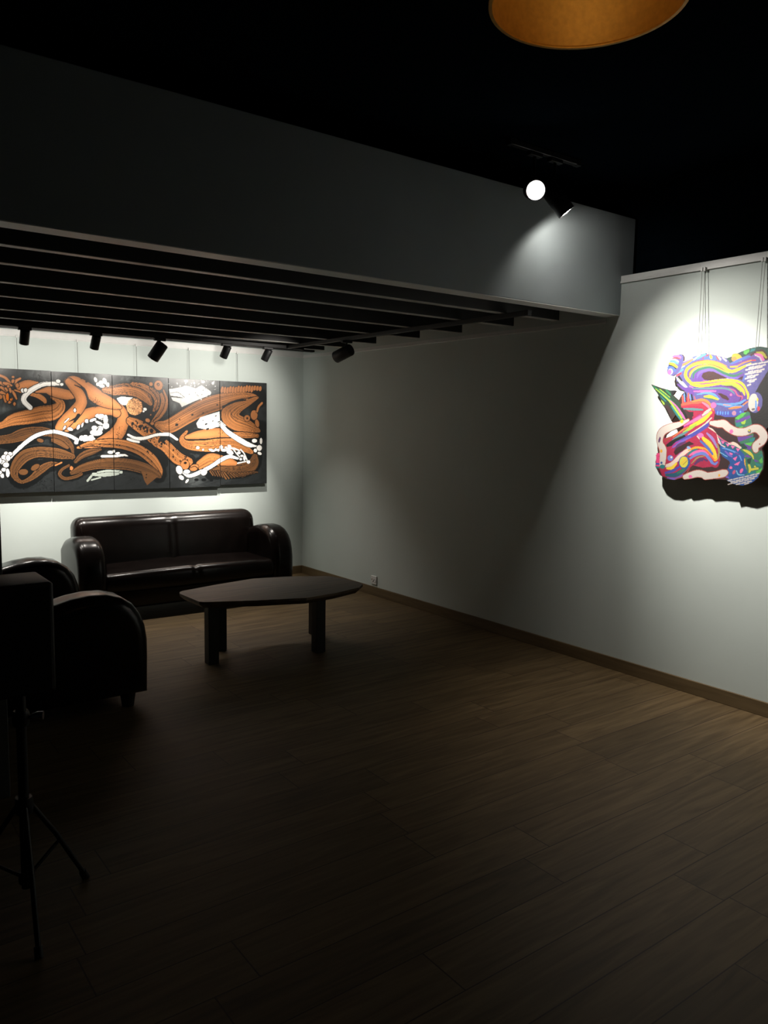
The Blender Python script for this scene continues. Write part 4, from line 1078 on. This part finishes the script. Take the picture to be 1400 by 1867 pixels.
('s','hot','s',0,[2985,1502,5.4,2972,1501,5.4]),
('s','hot','s',0,[2990,1491,5.4,2971,1491,5.4]),
('s','hot','s',0,[2989,1481,5.4,2970,1480,5.4]),
('s','hot','s',0,[2987,1470,5.4,2969,1469,5.4]),
('s','hot','s',0,[2986,1459,5.4,2968,1459,5.4]),
('s','hot','s',0,[2985,1449,5.4,2967,1448,5.4]),
('s','indigo','s',0,[2985,1438,5.4,2967,1437,5.4]),
('s','hot','s',0,[2985,1427,5.4,2967,1426,5.4]),
('s','teal','s',0,[2985,1416,5.4,2968,1416,5.4]),
('b','yellow','b',0.8,[2823,1707,11.6,11.6,0]),
('p','cobalt','p',0,[2510,1364,2476,1375,2425,1392,2310,1420,2318,1390,2352,1358,2407,1338,2465,1343]),
('s','chalk','s',0,[2498,1362,3.7,2474,1370,3.7]),
('s','chalk','s',0,[2464,1372,3.7,2440,1380,3.7]),
('s','chalk','s',0,[2431,1382,3.7,2407,1389,3.6]),
('s','chalk','s',0,[2398,1391,3.6,2375,1398,3.6]),
('s','chalk','s',0,[2366,1400,3.6,2343,1408,3.6]),
('s','chalk','s',0,[2334,1409,3.6,2315,1416,3.5]),
('s','chalk','s',0,[2482,1355,3.7,2457,1362,3.7]),
('s','chalk','s',0,[2448,1364,3.7,2424,1372,3.6]),
('s','chalk','s',0,[2415,1374,3.6,2391,1381,3.6]),
('s','chalk','s',0,[2382,1383,3.6,2359,1391,3.6]),
('s','chalk','s',0,[2350,1393,3.6,2327,1400,3.6]),
('s','chalk','s',0,[2497,1340,3.7,2472,1348,3.7]),
('s','chalk','s',0,[2463,1350,3.7,2439,1358,3.7]),
('s','chalk','s',0,[2430,1360,3.7,2406,1367,3.6]),
('s','chalk','s',0,[2397,1369,3.6,2373,1377,3.6]),
('s','chalk','s',0,[2364,1379,3.6,2341,1386,3.6]),
('s','chalk','s',0,[2447,1342,3.7,2423,1350,3.7]),
('s','chalk','s',0,[2413,1352,3.6,2390,1360,3.6]),
('s','chalk','s',0,[2381,1362,3.6,2357,1369,3.6]),
('s','chalk','s',0,[2395,1348,3.6,2372,1355,3.6]),
('e',0,'e',0,[2933,1603,2928,1621,2902,1642,2860,1660,2807,1681,2815,1664,2859,1634,2897,1614]),
('s','slate','s',0,[2918,2020,28.7,2898,2052,39.2,2878,2074,39,2862,2090,28.2]),
('s','slate','s',0,[2906,2018,31,2884,2039,35.6,2858,2081,23.5]),
('s','pink','s',0,[2908,2107,6.7,2884,2107,9.5,2859,2098,6.6]),
('s','rust','s',0,[2911,2095,3.3,2886,2097,4.7,2862,2090,3.3]),
('s','silver','s',0,[2920,2087,5,2895,2085,7.1,2870,2073,5]),
('s','azure','s',0,[2926,2079,5.9,2900,2075,8.3,2873,2062,5.8]),
('s','yellow','s',0,[2932,2066,6.7,2905,2058,9.5,2878,2041,6.6]),
('s','night','s',0,[2936,2054,3.4,2910,2047,4.8,2884,2031,3.3]),
('s','blue','s',0,[2937,2042,8.4,2914,2035,11.9,2890,2020,8.3]),
('b','chalk','b',0,[2922,2015,17.1,18.7,-15]),
('b','pink','b',0,[2926,2013,13.1,14.9,-15]),
]


def colour_mesh(me, colours):
    a = me.color_attributes.new('paint', 'FLOAT_COLOR', 'POINT')
    buf = np.ones((len(me.vertices), 4), np.float32); buf[:, :3] = colours
    a.data.foreach_set('color', buf.ravel())

# five canvases of the mural
CX = [(1.286, 1.817), (1.821, 2.354), (2.358, 2.896), (2.900, 3.434), (3.438, 3.968)]
CZ = [(1.012, 2.090), (1.010, 2.086), (1.008, 2.081), (1.006, 2.078), (1.022, 2.078)]
NAMES = ['leftmost canvas of the black mural, cut by the photo edge, with orange fronds', 'second canvas of the black mural, with smooth orange limb and white pills', 'middle canvas of the black mural, with pebbled orange disc and large orange arc',
         'fourth canvas of the black mural, with large white splash at top', 'rightmost canvas of the black mural, with hooked orange sweep']
for (x0, x1), (z0, z1), nm in zip(CX, CZ, NAMES):
    t = thing('painted_canvas', nm, 'painting', ((x0 + x1) / 2, YB - .014, z0), 0, 'five hanging canvases of one mural')
    w, h = x1 - x0, z1 - z0
    finish('stretcher', box(-w / 2, -.036, 0, w / 2, 0, h, .002, 1), CANVAS_SIDE, t)
    nx, nz = int(w / .0036), int(h / .0036)
    X, Z = np.meshgrid(np.linspace(x0 + .001, x1 - .001, nx), np.linspace(z0 + .001, z1 - .001, nz))
    c, _ = paint(X.ravel() * 1000, Z.ravel() * 1000, BACK_ART, BACK_PALETTE, (33, 36, 37), BACK_OUTLINE)
    V = np.stack([X.ravel() - (x0 + x1) / 2, np.full(X.size, -.0372), Z.ravel() - z0], 1)
    i = np.arange(nx * nz).reshape(nz, nx); F = np.stack([i[:-1, :-1], i[:-1, 1:], i[1:, 1:], i[1:, :-1]], -1).reshape(-1, 4)
    me = bpy.data.meshes.new('painted_face'); me.from_pydata(V.tolist(), [], F.tolist()); colour_mesh(me, c)
    link('painted_face', me, PAINT, t)

# cut-out board on the right wall
BX, TH = 4.375, .012
ys = np.arange(3.10, 2.16, -.0024); zs = np.arange(2.16, 1.30, -.0024)
Y, Z = np.meshgrid(ys, zs)
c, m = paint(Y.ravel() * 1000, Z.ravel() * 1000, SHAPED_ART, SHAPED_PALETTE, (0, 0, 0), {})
c *= .5
m = m.reshape(Y.shape)
cell = m[:-1, :-1] & m[1:, :-1] & m[:-1, 1:] & m[1:, 1:]
i = np.arange(Y.size).reshape(Y.shape); F = np.stack([i[:-1, :-1], i[:-1, 1:], i[1:, 1:], i[1:, :-1]], -1)[cell]
used = np.unique(F); remap = -np.ones(Y.size, int); remap[used] = np.arange(len(used)); F = remap[F]
OY, OZ = 2.62, 1.74
P0 = np.stack([np.zeros(len(used)), Y.ravel()[used] - OY, Z.ravel()[used] - OZ], 1)
t = thing('cutout_artwork', 'multicoloured cut-out board of swirling shapes hanging on the right wall', 'artwork', (BX, OY, OZ))
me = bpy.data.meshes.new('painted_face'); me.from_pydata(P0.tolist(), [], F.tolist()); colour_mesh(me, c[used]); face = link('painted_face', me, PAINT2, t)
# board body: edge faces and back
ed = np.sort(np.concatenate([F[:, [0, 1]], F[:, [1, 2]], F[:, [2, 3]], F[:, [3, 0]]]), 1)
q, cnt = np.unique(ed, axis=0, return_counts=True); q = q[cnt == 1]; n = len(P0)
P1 = P0.copy(); P0b = P0.copy(); P0b[:, 0] += .0004; P1[:, 0] += TH
FF = [(int(a), int(b), int(b) + n, int(a) + n) for a, b in q] + [tuple(int(k) + n for k in f) for f in F]
me = bpy.data.meshes.new('board'); me.from_pydata(np.vstack([P0b, P1]).tolist(), [], FF); link('board', me, BOARD_EDGE, t)
for y, z in ((2.76, 2.05), (2.37, 2.10), (2.9, 1.5), (2.45, 1.45)):
    b = finish('spacer', tube([(TH, 0, 0), (XR - BX - .001, 0, 0)], .012, 12), CAN, t); b.location = (0, y - OY, z - OZ)

# hanging wires, one thing each
def wire(label, pts, group):
    t = thing('hanging_wire', label, 'wire', pts[-1], 0, group); p0 = Vector(pts[-1])
    finish('cable', tube([Vector(p) - p0 for p in pts], .0017, 6), WIRE, t)
    d = (Vector(pts[0]) - p0)
    finish('rail_hook', box(d.x - .006, d.y - .006, d.z - .012, d.x + .006, d.y + .006, d.z + .012, .002), RAIL, t)
    return t
ORD = ['leftmost canvas', 'second canvas', 'middle canvas', 'fourth canvas', 'rightmost canvas']
for x, nm, (z0, z1) in zip((1.552, 2.06, 2.60, 3.125, 3.645), ORD, CZ):
    wire('thin wire between the rail and the ' + nm + ' of the mural', [(x, YB - .020, 2.372), (x, YB - .026, z1 - .03)], 'wires holding the mural')
for y0, y1, z1, nm in ((2.774, 2.752, 2.11, 'left'), (2.756, 2.730, 2.11, 'left, second strand'), (2.385, 2.378, 2.13, 'right'), (2.402, 2.393, 2.13, 'right, second strand')):
    lab = {'left': 'thin steel wire holding the cut-out artwork, outer strand of the left pair', 'left, second strand': 'thin steel wire holding the cut-out artwork, inner strand of the left pair', 'right': 'thin steel wire holding the cut-out artwork, right strand of the right pair', 'right, second strand': 'thin steel wire holding the cut-out artwork, left strand of the right pair'}[nm]
    wire(lab, [(XR - .020, y0, 2.618), (BX + TH + .006, y1, z1)], 'wires holding the cut-out artwork')
